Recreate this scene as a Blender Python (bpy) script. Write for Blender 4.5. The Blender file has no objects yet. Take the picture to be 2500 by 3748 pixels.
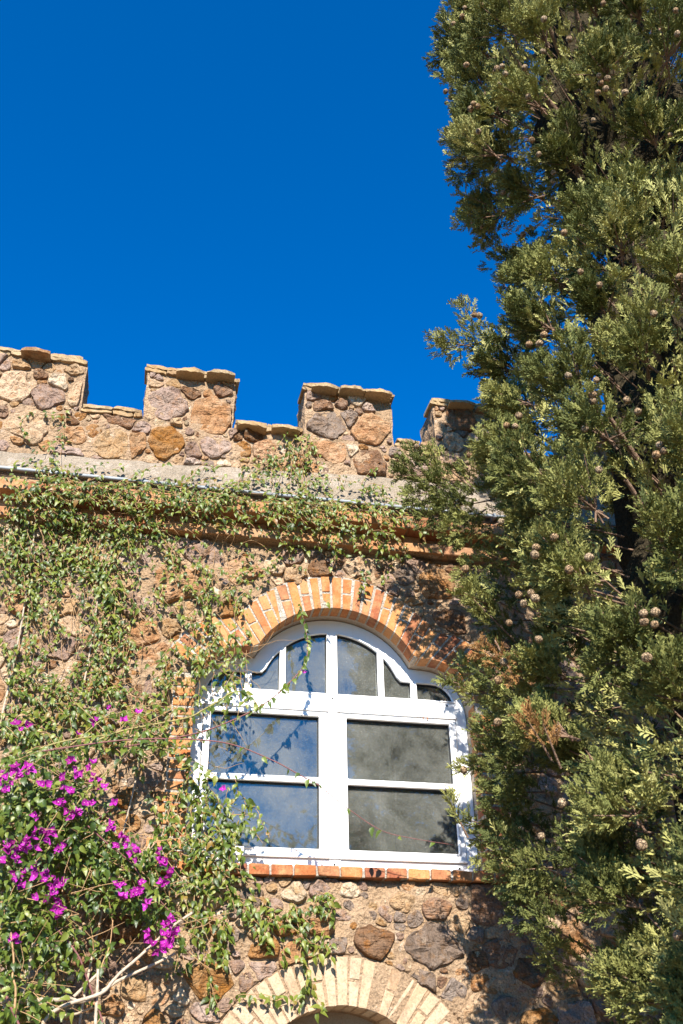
import bpy, bmesh, math, random
import numpy as np
from mathutils import Vector, Matrix, noise
from math import radians, sin, cos, pi, sqrt, atan2

rng = np.random.default_rng(7)
random.seed(7)
scene = bpy.context.scene
COL = scene.collection

# ------------------------------------------------------------------ camera
CAM = np.array([-1.149, -5.625, 1.62])
FPX, PITCH, YAW, ROLL = 3650.0, radians(33.17), radians(11.985), radians(-1.087)
_F = np.array([sin(YAW) * cos(PITCH), cos(YAW) * cos(PITCH), sin(PITCH)])
_R0 = np.array([cos(YAW), -sin(YAW), 0.0])
_U0 = np.cross(_R0, _F)
_R = _R0 * cos(ROLL) + _U0 * sin(ROLL)
_U = -_R0 * sin(ROLL) + _U0 * cos(ROLL)


def W(px, py, Y=0.0):
    """world point on the vertical plane y = Y that the photograph shows at a pixel"""
    d = _F + _R * (px - 1250.0) / FPX - _U * (py - 1874.0) / FPX
    return CAM + d * (Y - CAM[1]) / d[1]


def RAY(px, py):
    d = _F + _R * (px - 1250.0) / FPX - _U * (py - 1874.0) / FPX
    return d / np.linalg.norm(d)


def PX(P):
    D = np.asarray(P) - CAM
    z = D @ _F
    return 1250 + FPX * (D @ _R) / z, 1874 - FPX * (D @ _U) / z


cam_data = bpy.data.cameras.new('camera')
cam_data.sensor_fit = 'VERTICAL'
cam_data.sensor_height = 36.0
cam_data.lens = FPX / 3748.0 * 36.0
cam_data.clip_start = 0.05
cam_data.clip_end = 2000.0
cam_data.dof.use_dof = True
cam_data.dof.focus_distance = 6.4
cam_data.dof.aperture_fstop = 3.6
cam = bpy.data.objects.new('camera', cam_data)
M = Matrix(((_R[0], _U[0], -_F[0], CAM[0]), (_R[1], _U[1], -_F[1], CAM[1]), (_R[2], _U[2], -_F[2], CAM[2]), (0, 0, 0, 1)))
cam.matrix_world = M
COL.objects.link(cam)
scene.camera = cam

# ------------------------------------------------------------------ sky, sun, exposure
SUN_DIR = Vector((0.205, 1.0, -0.64)).normalized()      # the way the light travels
SUN_EL = math.asin(-SUN_DIR.z)
world = bpy.data.worlds.new('World')
scene.world = world
world.use_nodes = True
wn, wl = world.node_tree.nodes, world.node_tree.links
wn.clear()
sky = wn.new('ShaderNodeTexSky')
sky.sky_type = 'NISHITA'
sky.sun_disc = False
sky.sun_elevation = SUN_EL
sky.sun_rotation = atan2(-SUN_DIR.x, -SUN_DIR.y)
sky.air_density = 1.0
sky.dust_density = 0.2
sky.ozone_density = 2.5
tint = wn.new('ShaderNodeMix')
tint.data_type = 'RGBA'
tint.blend_type = 'MULTIPLY'
tint.inputs[0].default_value = 1.0
tint.inputs[7].default_value = (0.0, 0.635, 1.27, 1.0)
bg = wn.new('ShaderNodeBackground')
bg.inputs[1].default_value = 0.080
wo = wn.new('ShaderNodeOutputWorld')
wl.new(sky.outputs[0], tint.inputs[6])
wl.new(tint.outputs[2], bg.inputs[0])
wl.new(bg.outputs[0], wo.inputs[0])

sun_data = bpy.data.lights.new('sun', 'SUN')
sun_data.energy = 5.0
sun_data.angle = radians(0.55)
sun_data.color = (1.0, 0.94, 0.84)
sun = bpy.data.objects.new('sun', sun_data)
sun.rotation_euler = (-SUN_DIR).to_track_quat('Z', 'Y').to_euler()
sun.location = (-4, -12, 14)
COL.objects.link(sun)

scene.view_settings.view_transform = 'Standard'
scene.view_settings.look = 'None'
scene.view_settings.exposure = 1.28
scene.view_settings.gamma = 1.0
scene.view_settings.use_curve_mapping = False
scene.cycles.max_bounces = 6
scene.cycles.diffuse_bounces = 3
scene.cycles.transparent_max_bounces = 12

# ------------------------------------------------------------------ material helpers
class MatB:
    def __init__(s, name):
        s.m = bpy.data.materials.new(name)
        s.m.use_nodes = True
        s.n = s.m.node_tree.nodes
        s.l = s.m.node_tree.links
        s.n.clear()
        s.out = s.n.new('ShaderNodeOutputMaterial')

    def node(s, t, **kw):
        nd = s.n.new(t)
        for k, v in kw.items():
            setattr(nd, k, v)
        return nd

    def link(s, a, b):
        s.l.new(a, b)

    def put(s, sock, v):
        if isinstance(v, bpy.types.NodeSocket):
            s.l.new(v, sock)
        else:
            sock.default_value = v

    def pos(s, scale=(1, 1, 1), obj=False):
        if obj:
            o = s.node('ShaderNodeTexCoord').outputs['Object']
        else:
            o = s.node('ShaderNodeNewGeometry').outputs['Position']
        mp = s.node('ShaderNodeMapping')
        mp.inputs['Scale'].default_value = scale
        s.link(o, mp.inputs['Vector'])
        return mp.outputs[0]

    def noise(s, vec, scale, detail=4, rough=0.6, dist=0.0, out=0):
        nd = s.node('ShaderNodeTexNoise')
        s.link(vec, nd.inputs['Vector'])
        nd.inputs['Scale'].default_value = scale
        nd.inputs['Detail'].default_value = detail
        nd.inputs['Roughness'].default_value = rough
        nd.inputs['Distortion'].default_value = dist
        return nd.outputs[out]

    def voro(s, vec, scale, feature='F1', out=0):
        nd = s.node('ShaderNodeTexVoronoi', feature=feature)
        s.link(vec, nd.inputs['Vector'])
        nd.inputs['Scale'].default_value = scale
        return nd.outputs[out]

    def ramp(s, fac, stops, interp='LINEAR'):
        nd = s.node('ShaderNodeValToRGB')
        nd.color_ramp.interpolation = interp
        els = nd.color_ramp.elements
        while len(els) < len(stops):
            els.new(0.5)
        for e, (p, c) in zip(els, stops):
            e.position = p
            e.color = (c[0], c[1], c[2], 1) if not isinstance(c, (int, float)) else (c, c, c, 1)
        s.put(nd.inputs[0], fac)
        return nd.outputs[0]

    def mix(s, fac, a, b, mode='MIX'):
        nd = s.node('ShaderNodeMix', data_type='RGBA', blend_type=mode)
        s.put(nd.inputs[0], fac)
        for i, v in ((6, a), (7, b)):
            if isinstance(v, tuple) and len(v) == 3:
                v = (*v, 1)
            s.put(nd.inputs[i], v)
        return nd.outputs[2]

    def math(s, op, a, b=0.0, c=0.0):
        nd = s.node('ShaderNodeMath', operation=op)
        s.put(nd.inputs[0], a)
        s.put(nd.inputs[1], b)
        s.put(nd.inputs[2], c)
        return nd.outputs[0]

    def attr(s, name):
        nd = s.node('ShaderNodeAttribute')
        nd.attribute_name = name
        return nd.outputs['Fac']

    def var(s):
        """0..1: one value per piece, from its 'rnd' attribute plus the object's own random"""
        oi = s.node('ShaderNodeObjectInfo').outputs['Random']
        return s.math('FRACT', s.math('ADD', s.attr('rnd'), oi))

    def bump(s, h, strength, dist, normal=None):
        nd = s.node('ShaderNodeBump')
        nd.inputs['Strength'].default_value = strength
        nd.inputs['Distance'].default_value = dist
        s.link(h, nd.inputs['Height'])
        if normal is not None:
            s.link(normal, nd.inputs['Normal'])
        return nd.outputs[0]

    def principled(s, color, rough=0.8, normal=None, spec=0.3, **kw):
        p = s.node('ShaderNodeBsdfPrincipled')
        if isinstance(color, tuple) and len(color) == 3:
            color = (*color, 1)
        s.put(p.inputs['Base Color'], color)
        s.put(p.inputs['Roughness'], rough)
        p.inputs['Specular IOR Level'].default_value = spec
        for k, v in kw.items():
            s.put(p.inputs[k], v)
        if normal is not None:
            s.link(normal, p.inputs['Normal'])
        return p.outputs[0]

    def done(s, shader):
        s.link(shader, s.out.inputs['Surface'])
        return s.m


def stone_mat(name, c1, c2, c3, dark, layered=False):
    b = MatB(name)
    v = b.pos()
    off = b.node('ShaderNodeVectorMath', operation='ADD')
    b.link(v, off.inputs[0])
    cmb = b.node('ShaderNodeCombineXYZ')
    r = b.var()
    b.link(b.math('MULTIPLY', r, 17.0), cmb.inputs[0])
    b.link(b.math('MULTIPLY', r, 9.0), cmb.inputs[2])
    b.link(cmb.outputs[0], off.inputs[1])
    p = off.outputs[0]
    n1 = b.noise(p, 8.0, 5, 0.65, 0.8)
    n2 = b.noise(p, 22.0, 6, 0.7)
    n3 = b.noise(p, 95.0, 4, 0.7)
    col = b.mix(b.ramp(n1, [(0.40, 0), (0.60, 1)]), c1, c2)
    col = b.mix(b.ramp(n2, [(0.50, 0), (0.68, 1)]), col, c3)
    col = b.mix(b.ramp(b.noise(p, 13.0, 6, 0.75, 0.8), [(0.57, 0), (0.72, 0.85)]), col, dark)
    sp = b.ramp(n3, [(0.36, 0.60), (0.5, 1.0), (0.66, 1.18)])
    col = b.mix(1.0, col, sp, 'MULTIPLY')
    # lime wash and mortar smears left by the masons
    col = b.mix(b.ramp(b.noise(v, 15.0, 6, 0.75, 0.5), [(0.62, 0), (0.70, 0.6)]), col, (0.48, 0.385, 0.285))
    stn = b.ramp(b.noise(b.pos((7, 7, 1.1)), 1.0, 5, 0.7), [(0.52, 1.0), (0.74, 0.66)])
    col = b.mix(1.0, col, stn, 'MULTIPLY')
    hv = b.node('ShaderNodeHueSaturation')
    b.link(col, hv.inputs['Color'])
    b.link(b.math('MULTIPLY_ADD', r, 0.42, 0.80), hv.inputs['Value'])
    b.link(b.math('MULTIPLY_ADD', r, -0.25, 1.12), hv.inputs['Saturation'])
    pits = b.ramp(b.voro(p, 70.0), [(0.0, 0.0), (0.30, 1.0)])
    crack = b.ramp(b.voro(b.mixvec(p) if False else p, 9.0, 'DISTANCE_TO_EDGE'), [(0.0, 0.0), (0.035, 1.0)])
    h = b.math('ADD', b.math('MULTIPLY', n2, 1.0), b.math('MULTIPLY', n3, 0.35))
    h = b.math('ADD', h, b.math('MULTIPLY', pits, 0.10))
    h = b.math('ADD', h, b.math('MULTIPLY', crack, 0.16))
    if layered:
        lay = b.noise(b.pos((1.2, 1.2, 14.0)), 7.0, 5, 0.6, 0.6)
        h = b.math('ADD', h, b.math('MULTIPLY', lay, 0.9))
    nm = b.bump(h, 1.0, 0.020)
    return b.done(b.principled(hv.outputs[0], 0.9, nm, 0.2))


MAT = {}
MAT['O'] = stone_mat('stone_ochre', (0.318, 0.152, 0.055), (0.379, 0.227, 0.117), (0.264, 0.111, 0.039), (0.116, 0.059, 0.035), True)
MAT['T'] = stone_mat('stone_tan', (0.362, 0.234, 0.130), (0.396, 0.275, 0.165), (0.308, 0.164, 0.071), (0.194, 0.120, 0.071))
MAT['P'] = stone_mat('stone_mauve', (0.250, 0.168, 0.130), (0.308, 0.221, 0.172), (0.273, 0.149, 0.078), (0.141, 0.095, 0.074))
MAT['B'] = stone_mat('stone_brown', (0.181, 0.095, 0.051), (0.229, 0.143, 0.090), (0.256, 0.114, 0.039), (0.061, 0.040, 0.030), True)
MAT['G'] = stone_mat('stone_grey', (0.177, 0.129, 0.099), (0.230, 0.176, 0.140), (0.191, 0.113, 0.062), (0.078, 0.060, 0.049))
MAT['C'] = stone_mat('stone_cream', (0.458, 0.345, 0.226), (0.485, 0.386, 0.282), (0.406, 0.263, 0.140), (0.264, 0.189, 0.125))


def mortar_mat(name, base, base2, white, wamt):
    b = MatB(name)
    p = b.pos()
    n1 = b.noise(p, 3.5, 4, 0.6)
    n2 = b.noise(p, 28.0, 5, 0.72)
    n3 = b.noise(p, 120.0, 3, 0.7)
    col = b.mix(b.ramp(n1, [(0.38, 0), (0.62, 1)]), base, base2)
    col = b.mix(b.ramp(b.noise(p, 7.0, 5, 0.7, 0.4), [(wamt, 0), (wamt + 0.06, 1)]), col, white)
    col = b.mix(1.0, col, b.ramp(n3, [(0.35, 0.68), (0.5, 1.0), (0.65, 1.16)]), 'MULTIPLY')
    col = b.mix(1.0, col, b.ramp(n2, [(0.30, 0.72), (0.5, 1.0)]), 'MULTIPLY')
    col = b.mix(1.0, col, b.ramp(b.noise(b.pos((7, 7, 1.1)), 1.0, 5, 0.7), [(0.52, 1.0), (0.74, 0.70)]), 'MULTIPLY')
    grit = b.ramp(b.voro(p, 48.0), [(0.0, 1.0), (0.5, 0.0)])
    h = b.math('ADD', n2, b.math('MULTIPLY', n3, 0.4))
    h = b.math('ADD', h, b.math('MULTIPLY', grit, 0.35))
    return b.done(b.principled(col, 0.95, b.bump(h, 1.0, 0.022), 0.15))


MAT['mortar'] = mortar_mat('lime_mortar', (0.338, 0.226, 0.137), (0.395, 0.273, 0.173), (0.513, 0.411, 0.314), 0.60)
MAT['mortar_white'] = mortar_mat('white_mortar', (0.396, 0.344, 0.280), (0.447, 0.396, 0.335), (0.516, 0.473, 0.413), 0.55)
MAT['plaster'] = mortar_mat('band_plaster', (0.292, 0.237, 0.176), (0.335, 0.275, 0.211), (0.370, 0.310, 0.249), 0.56)


def smooth_plaster(name, c1, c2):
    b = MatB(name)
    p = b.pos()
    n = b.noise(p, 9.0, 5, 0.6)
    n2 = b.noise(p, 160.0, 3, 0.6)
    col = b.mix(n, c1, c2)
    col = b.mix(1.0, col, b.ramp(n2, [(0.34, 0.8), (0.5, 1.0), (0.7, 1.08)]), 'MULTIPLY')
    return b.done(b.principled(col, 0.9, b.bump(b.math('ADD', n, b.math('MULTIPLY', n2, 0.3)), 0.7, 0.01), 0.15))


MAT['reveal'] = smooth_plaster('reveal_plaster', (0.344, 0.275, 0.202), (0.404, 0.340, 0.267))


def brick_mat(name, stops, mottle=(0.55, 0.33, 0.13), spots=True):
    b = MatB(name)
    p = b.pos()
    r = b.var()
    col = b.ramp(r, stops)
    n1 = b.noise(p, 16.0, 4, 0.6)
    n2 = b.noise(p, 90.0, 4, 0.7)
    col = b.mix(b.ramp(n1, [(0.42, 0), (0.66, 0.6)]), col, mottle)
    col = b.mix(1.0, col, b.ramp(n2, [(0.34, 0.70), (0.5, 1.0), (0.68, 1.15)]), 'MULTIPLY')
    if spots:
        sp = b.ramp(b.voro(p, 85.0), [(0.0, 1.0), (0.16, 0.0)])
        msk = b.ramp(b.noise(p, 30.0, 2), [(0.50, 0), (0.60, 1)])
        col = b.mix(b.math('MULTIPLY', sp, msk), col, (0.07, 0.035, 0.025))
    col = b.mix(1.0, col, b.ramp(b.noise(p, 5.0, 6, 0.75, 0.5), [(0.50, 1.0), (0.72, 0.58)]), 'MULTIPLY')
    # crusts of lime left on the face
    col = b.mix(b.ramp(b.noise(p, 24.0, 6, 0.75, 0.6), [(0.69, 0), (0.76, 0.6)]), col, (0.50, 0.44, 0.36))
    h = b.math('ADD', b.math('MULTIPLY', n2, 0.6), b.math('MULTIPLY', n1, 0.5))
    return b.done(b.principled(col, 0.88, b.bump(h, 0.8, 0.008), 0.2))


MAT['brick'] = brick_mat('orange_brick', [(0.0, (0.461, 0.208, 0.077)), (0.22, (0.422, 0.165, 0.050)), (0.36, (0.353, 0.113, 0.038)), (0.5, (0.250, 0.080, 0.041)), (0.62, (0.451, 0.232, 0.101)), (0.8, (0.392, 0.138, 0.043)), (1.0, (0.215, 0.074, 0.043))], (0.461, 0.255, 0.119))
MAT['brick_weathered'] = brick_mat('weathered_cornice_brick', [(0.0, (0.333, 0.132, 0.055)), (0.4, (0.392, 0.204, 0.091)), (0.7, (0.264, 0.090, 0.038)), (1.0, (0.392, 0.265, 0.151))], (0.373, 0.237, 0.133))
MAT['brick_pale'] = brick_mat('bleached_brick', [(0.0, (0.404, 0.275, 0.168)), (0.4, (0.447, 0.335, 0.224)), (0.7, (0.370, 0.228, 0.129)), (1.0, (0.473, 0.378, 0.275))], (0.456, 0.353, 0.245), False)
MAT['tile'] = brick_mat('coping_clay', [(0.0, (0.327, 0.194, 0.086)), (0.35, (0.387, 0.267, 0.142)), (0.7, (0.310, 0.228, 0.129)), (1.0, (0.258, 0.138, 0.065))], (0.353, 0.267, 0.168))


def paint_mat():
    b = MatB('white_frame_paint')
    p = b.pos()
    n = b.noise(p, 30.0, 4, 0.6)
    streak = b.noise(b.pos((30, 30, 2.0)), 2.0, 4, 0.6)
    col = b.mix(b.ramp(streak, [(0.55, 0), (0.8, 0.35)]), (0.80, 0.80, 0.80), (0.68, 0.66, 0.62))
    spk = b.ramp(b.voro(p, 26.0), [(0.0, 1.0), (0.035, 0.0)])
    col = b.mix(b.math('MULTIPLY', spk, b.ramp(b.noise(p, 11.0, 2), [(0.55, 0), (0.6, 0.8)])), col, (0.35, 0.32, 0.28))
    return b.done(b.principled(col, 0.35, b.bump(n, 0.15, 0.002), 0.45))


MAT['paint'] = paint_mat()


def simple(name, c, rough=0.7, spec=0.3, metal=0.0, nscale=40.0, namt=0.25, bump=0.003):
    b = MatB(name)
    n = b.noise(b.pos(), nscale, 4, 0.65)
    col = b.mix(1.0, (*c, 1), b.ramp(n, [(0.3, 1 - namt), (0.7, 1 + namt)]), 'MULTIPLY')
    return b.done(b.principled(col, rough, b.bump(n, 0.6, bump), spec, Metallic=metal))


MAT['gasket'] = simple('black_gasket', (0.012, 0.012, 0.014), 0.6)
MAT['screw'] = simple('dark_screw', (0.03, 0.03, 0.03), 0.5)
MAT['pipe'] = simple('galvanised_pipe', (0.23, 0.25, 0.27), 0.55, 0.3, 0.0, 25.0, 0.25)
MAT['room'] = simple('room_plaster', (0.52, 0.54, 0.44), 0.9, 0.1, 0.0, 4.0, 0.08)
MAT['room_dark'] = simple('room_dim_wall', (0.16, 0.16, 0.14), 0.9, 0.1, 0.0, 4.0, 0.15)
MAT['bark'] = simple('cypress_bark', (0.20, 0.13, 0.09), 0.95, 0.1, 0.0, 60.0, 0.4, 0.02)
MAT['inner'] = simple('shade_core_brown', (0.045, 0.036, 0.022), 1.0, 0.05, 0.0, 70.0, 0.6, 0.06)  # near-black brown so the crown's interior reads as deep shade
MAT['dead'] = simple('dead_grey_wood', (0.40, 0.32, 0.24), 0.9, 0.15, 0.0, 60.0, 0.35, 0.006)
MAT['stem_green'] = simple('olive_stem', (0.24, 0.20, 0.07), 0.6, 0.3, 0.0, 60.0, 0.3)
MAT['stem_red'] = simple('reddish_stem', (0.17, 0.065, 0.06), 0.55, 0.35, 0.0, 60.0, 0.3)
MAT['stem_tan'] = simple('tan_twig', (0.36, 0.22, 0.11), 0.8, 0.2, 0.0, 60.0, 0.3)
MAT['dry'] = simple('dry_leaf_brown', (0.22, 0.085, 0.035), 0.8, 0.2, 0.0, 90.0, 0.4)


def ground_mat():
    b = MatB('pale_gravel')
    p = b.pos()
    n = b.noise(p, 1.2, 5, 0.6)
    v = b.voro(p, 26.0, out=1)
    col = b.mix(n, (0.22, 0.165, 0.105), (0.27, 0.20, 0.13))
    col = b.mix(0.35, col, v, 'SOFT_LIGHT')
    return b.done(b.principled(col, 0.95, b.bump(b.voro(p, 26.0), 0.8, 0.03), 0.2))


MAT['ground'] = ground_mat()


def leaf_mat(name, stops, trans=0.35, rough=0.42, spec=0.45, tcol=(0.35, 0.42, 0.06), ripple=0.3):
    b = MatB(name)
    r = b.var()
    col = b.ramp(r, stops)
    n = b.noise(b.pos(), 45.0, 3, 0.6)
    col = b.mix(1.0, col, b.ramp(n, [(0.3, 0.82), (0.7, 1.15)]), 'MULTIPLY')
    nm = b.bump(n, ripple, 0.01)
    d = b.principled(col, rough, nm, spec)
    t = b.node('ShaderNodeBsdfTranslucent')
    b.link(b.mix(0.6, col, (*tcol, 1)), t.inputs['Color'])
    mx = b.node('ShaderNodeMixShader')
    mx.inputs[0].default_value = trans
    b.link(d, mx.inputs[1])
    b.link(t.outputs[0], mx.inputs[2])
    return b.done(mx.outputs[0])


MAT['vine_leaf'] = leaf_mat('vine_leaf_green', [(0.0, (0.035, 0.060, 0.009)), (0.3, (0.072, 0.112, 0.015)), (0.65, (0.135, 0.172, 0.022)), (0.92, (0.205, 0.225, 0.035)), (1.0, (0.23, 0.11, 0.03))], 0.30)
MAT['boug_leaf'] = leaf_mat('bougainvillea_leaf_green', [(0.0, (0.028, 0.056, 0.009)), (0.45, (0.065, 0.105, 0.015)), (0.8, (0.125, 0.165, 0.022)), (1.0, (0.20, 0.215, 0.04))], 0.25)
MAT['bract'] = leaf_mat('magenta_bract', [(0.0, (0.40, 0.018, 0.31)), (0.5, (0.50, 0.040, 0.42)), (1.0, (0.27, 0.014, 0.18))], 0.35, 0.6, 0.2, (0.65, 0.05, 0.55))
MAT['cream'] = simple('flower_centre', (0.70, 0.62, 0.40), 0.7)
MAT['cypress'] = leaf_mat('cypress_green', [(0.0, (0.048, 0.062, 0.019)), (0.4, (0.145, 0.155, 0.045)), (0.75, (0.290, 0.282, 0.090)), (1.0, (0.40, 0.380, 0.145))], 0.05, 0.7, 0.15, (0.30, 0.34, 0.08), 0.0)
MAT['cypress_dead'] = leaf_mat('cypress_browned', [(0.0, (0.24, 0.12, 0.045)), (1.0, (0.33, 0.20, 0.08))], 0.12, 0.8, 0.1, (0.5, 0.25, 0.08), 0.0)
MAT['pine'] = leaf_mat('far_tree_green', [(0.0, (0.03, 0.05, 0.015)), (1.0, (0.075, 0.10, 0.03))], 0.15, 0.7, 0.2)


def cone_mat():
    b = MatB('cypress_cone_brown')
    p = b.pos(obj=True)
    n = b.noise(p, 3.0, 5, 0.7)
    e = b.ramp(b.voro(p, 1.9, 'DISTANCE_TO_EDGE'), [(0.0, 0.25), (0.12, 1.0)])
    col = b.mix(b.var(), (0.36, 0.22, 0.11), (0.44, 0.33, 0.21))
    col = b.mix(b.ramp(n, [(0.4, 0), (0.7, 0.6)]), col, (0.26, 0.16, 0.09))
    col = b.mix(1.0, col, e, 'MULTIPLY')
    return b.done(b.principled(col, 0.8, b.bump(e, 0.8, 0.1), 0.2))


MAT['cone'] = cone_mat()


def glass_mat():
    b = MatB('dusty_window_glass')
    p = b.pos()
    fr = b.node('ShaderNodeFresnel')
    fr.inputs['IOR'].default_value = 1.5
    fac = b.math('MULTIPLY_ADD', fr.outputs[0], 1.5, 0.06)
    gl = b.node('ShaderNodeBsdfGlossy')
    gl.inputs['Roughness'].default_value = 0.02
    gl.inputs['Color'].default_value = (0.92, 0.95, 0.95, 1)
    nm = b.bump(b.noise(p, 1.6, 2, 0.5), 0.10, 0.02)
    b.link(nm, gl.inputs['Normal'])
    tr = b.node('ShaderNodeBsdfTransparent')
    tr.inputs['Color'].default_value = (0.86, 0.90, 0.86, 1)
    mx = b.node('ShaderNodeMixShader')
    b.link(fac, mx.inputs[0])
    b.link(tr.outputs[0], mx.inputs[1])
    b.link(gl.outputs[0], mx.inputs[2])
    cloud = b.ramp(b.noise(p, 3.2, 6, 0.7, 0.4), [(0.34, 0.07), (0.66, 0.42)])
    speck = b.ramp(b.noise(p, 150.0, 2, 0.5), [(0.58, 0.0), (0.72, 0.20)])
    spot = b.math('MULTIPLY', b.ramp(b.voro(p, 22.0), [(0.0, 1.0), (0.07, 0.0)]), b.ramp(b.noise(p, 6.0, 2), [(0.50, 0.0), (0.55, 0.8)]))
    run = b.ramp(b.noise(b.pos((60, 60, 1.5)), 1.0, 4, 0.7), [(0.60, 0.0), (0.75, 0.16)])
    dust = b.math('ADD', b.math('ADD', cloud, speck), b.math('ADD', spot, run))
    df = b.node('ShaderNodeBsdfDiffuse')
    b.link(b.mix(b.math('MINIMUM', b.math('ADD', speck, spot), 1.0), (0.185, 0.185, 0.170), (0.60, 0.60, 0.56)), df.inputs['Color'])
    m2 = b.node('ShaderNodeMixShader')
    cl = b.node('ShaderNodeClamp')
    b.link(dust, cl.inputs[0])
    b.link(cl.outputs[0], m2.inputs[0])
    b.link(mx.outputs[0], m2.inputs[1])
    b.link(df.outputs[0], m2.inputs[2])
    return b.done(m2.outputs[0])


MAT['glass'] = glass_mat()

# ------------------------------------------------------------------ object helpers
def link(o, parent=None):
    COL.objects.link(o)
    if parent is not None:
        o.parent = parent
    return o


def empty(name, loc=(0, 0, 0), parent=None):
    o = bpy.data.objects.new(name, None)
    o.location = loc
    o.empty_display_size = 0.2
    return link(o, parent)


def tag(o, label=None, cat=None, group=None, kind=None):
    if label: o['label'] = label
    if cat: o['category'] = cat
    if group: o['group'] = group
    if kind: o['kind'] = kind
    return o


def mesh_np(name, verts, faces, rnd=None, smooth=False, mats=(), mat_idx=None):
    """verts (n,3); faces: list of tuples or (m,k) array"""
    me = bpy.data.meshes.new(name)
    V = np.asarray(verts, dtype=np.float32)
    if isinstance(faces, np.ndarray):
        m, k = faces.shape
        me.vertices.add(len(V))
        me.vertices.foreach_set('co', V.ravel())
        me.loops.add(m * k)
        me.loops.foreach_set('vertex_index', faces.ravel().astype(np.int32))
        me.polygons.add(m)
        me.polygons.foreach_set('loop_start', np.arange(0, m * k, k, dtype=np.int32))
        if mat_idx is not None:
            me.polygons.foreach_set('material_index', np.asarray(mat_idx, dtype=np.int32))
        me.update(calc_edges=True)
    else:
        me.from_pydata([tuple(v) for v in V], [], [tuple(f) for f in faces])
        if mat_idx is not None:
            me.polygons.foreach_set('material_index', np.asarray(mat_idx, dtype=np.int32))
        me.update()
    if smooth:
        me.polygons.foreach_set('use_smooth', np.ones(len(me.polygons), dtype=bool))
    else:
        me.polygons.foreach_set('use_smooth', np.zeros(len(me.polygons), dtype=bool))
    if rnd is not None:
        a = me.attributes.new('rnd', 'FLOAT', 'POINT')
        a.data.foreach_set('value', np.broadcast_to(np.asarray(rnd, dtype=np.float32), (len(V),)).copy())
    for m_ in mats:
        me.materials.append(m_)
    return me


def obj_np(name, parent, verts, faces, mat, rnd=None, smooth=False, mat_idx=None):
    mats = mat if isinstance(mat, (list, tuple)) else [mat]
    me = mesh_np(name, verts, faces, rnd, smooth, mats, mat_idx)
    return link(bpy.data.objects.new(name, me), parent)


def catmull(pts, n=6):
    P = [np.asarray(p, float) for p in pts]
    if len(P) < 3:
        return np.array([P[0] + (P[-1] - P[0]) * t for t in np.linspace(0, 1, n + 1)])
    P = [2 * P[0] - P[1]] + P + [2 * P[-1] - P[-2]]
    out = []
    for i in range(1, len(P) - 2):
        for t in np.linspace(0, 1, n, endpoint=False):
            a, b, c, d = P[i - 1], P[i], P[i + 1], P[i + 2]
            out.append(0.5 * (2 * b + (c - a) * t + (2 * a - 5 * b + 4 * c - d) * t * t + (3 * b - a - 3 * c + d) * t ** 3))
    out.append(P[-2])
    return np.array(out)


def tube_arrays(pts, r0, r1, sides=6, jitter=0.0):
    pts = np.asarray(pts, float)
    n = len(pts)
    T = np.gradient(pts, axis=0)
    T /= np.linalg.norm(T, axis=1)[:, None] + 1e-9
    ref = np.array([0.3, 0.9, 0.2])
    A = np.cross(T, ref)
    A /= np.linalg.norm(A, axis=1)[:, None] + 1e-9
    B = np.cross(T, A)
    rad = np.linspace(r0, r1, n)
    if jitter:
        rad = rad * (1 + rng.normal(0, jitter, n))
    ang = np.linspace(0, 2 * pi, sides, endpoint=False)
    V = pts[:, None, :] + rad[:, None, None] * (np.cos(ang)[None, :, None] * A[:, None, :] + np.sin(ang)[None, :, None] * B[:, None, :])
    V = V.reshape(-1, 3)
    i = np.arange(n - 1)[:, None] * sides
    j = np.arange(sides)[None, :]
    j2 = (j + 1) % sides
    Fq = np.stack([i + j, i + j2, i + sides + j2, i + sides + j], -1).reshape(-1, 4)
    return V, Fq


def tube(name, parent, pts, r0, r1, mat, sides=7, n=6, jitter=0.04):
    V, Fq = tube_arrays(catmull(pts, n), r0, r1, sides, jitter)
    return obj_np(name, parent, V, Fq, mat, smooth=True)


def join_arrays(parts):
    Vs, Fs, o = [], [], 0
    for V, Fq in parts:
        Vs.append(V)
        Fs.append(Fq + o)
        o += len(V)
    return np.concatenate(Vs), np.concatenate(Fs)


def prism(name, parent, quad, y0, y1, mat, bevel=0.004, jit=0.0015, rnd=None):
    """a brick: polygon in x,z from depth y0 (front) to y1 with worn edges"""
    bm = bmesh.new()
    q = [(x + rng.normal(0, jit), z + rng.normal(0, jit)) for x, z in quad]
    yj = rng.normal(0, jit)
    f = [bm.verts.new((x, y0 + yj + rng.normal(0, jit), z)) for x, z in q]
    k = [bm.verts.new((x, y1, z)) for x, z in q]
    n = len(q)
    bm.faces.new(f)
    bm.faces.new(k[::-1])
    for i in range(n):
        bm.faces.new((f[i], k[i], k[(i + 1) % n], f[(i + 1) % n]))
    bmesh.ops.recalc_face_normals(bm, faces=bm.faces)
    if bevel:
        bmesh.ops.bevel(bm, geom=list(bm.edges), offset=bevel, segments=2, affect='EDGES', profile=0.6, clamp_overlap=True)
        for v in bm.verts:
            v.co += Vector((rng.normal(0, jit * 0.4), rng.normal(0, jit * 0.4), rng.normal(0, jit * 0.4)))
    me = bpy.data.meshes.new(name)
    bm.to_mesh(me)
    bm.free()
    a = me.attributes.new('rnd', 'FLOAT', 'POINT')
    a.data.foreach_set('value', np.full(len(me.vertices), rng.random() if rnd is None else rnd, dtype=np.float32))
    me.materials.append(mat)
    return link(bpy.data.objects.new(name, me), parent)


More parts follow.
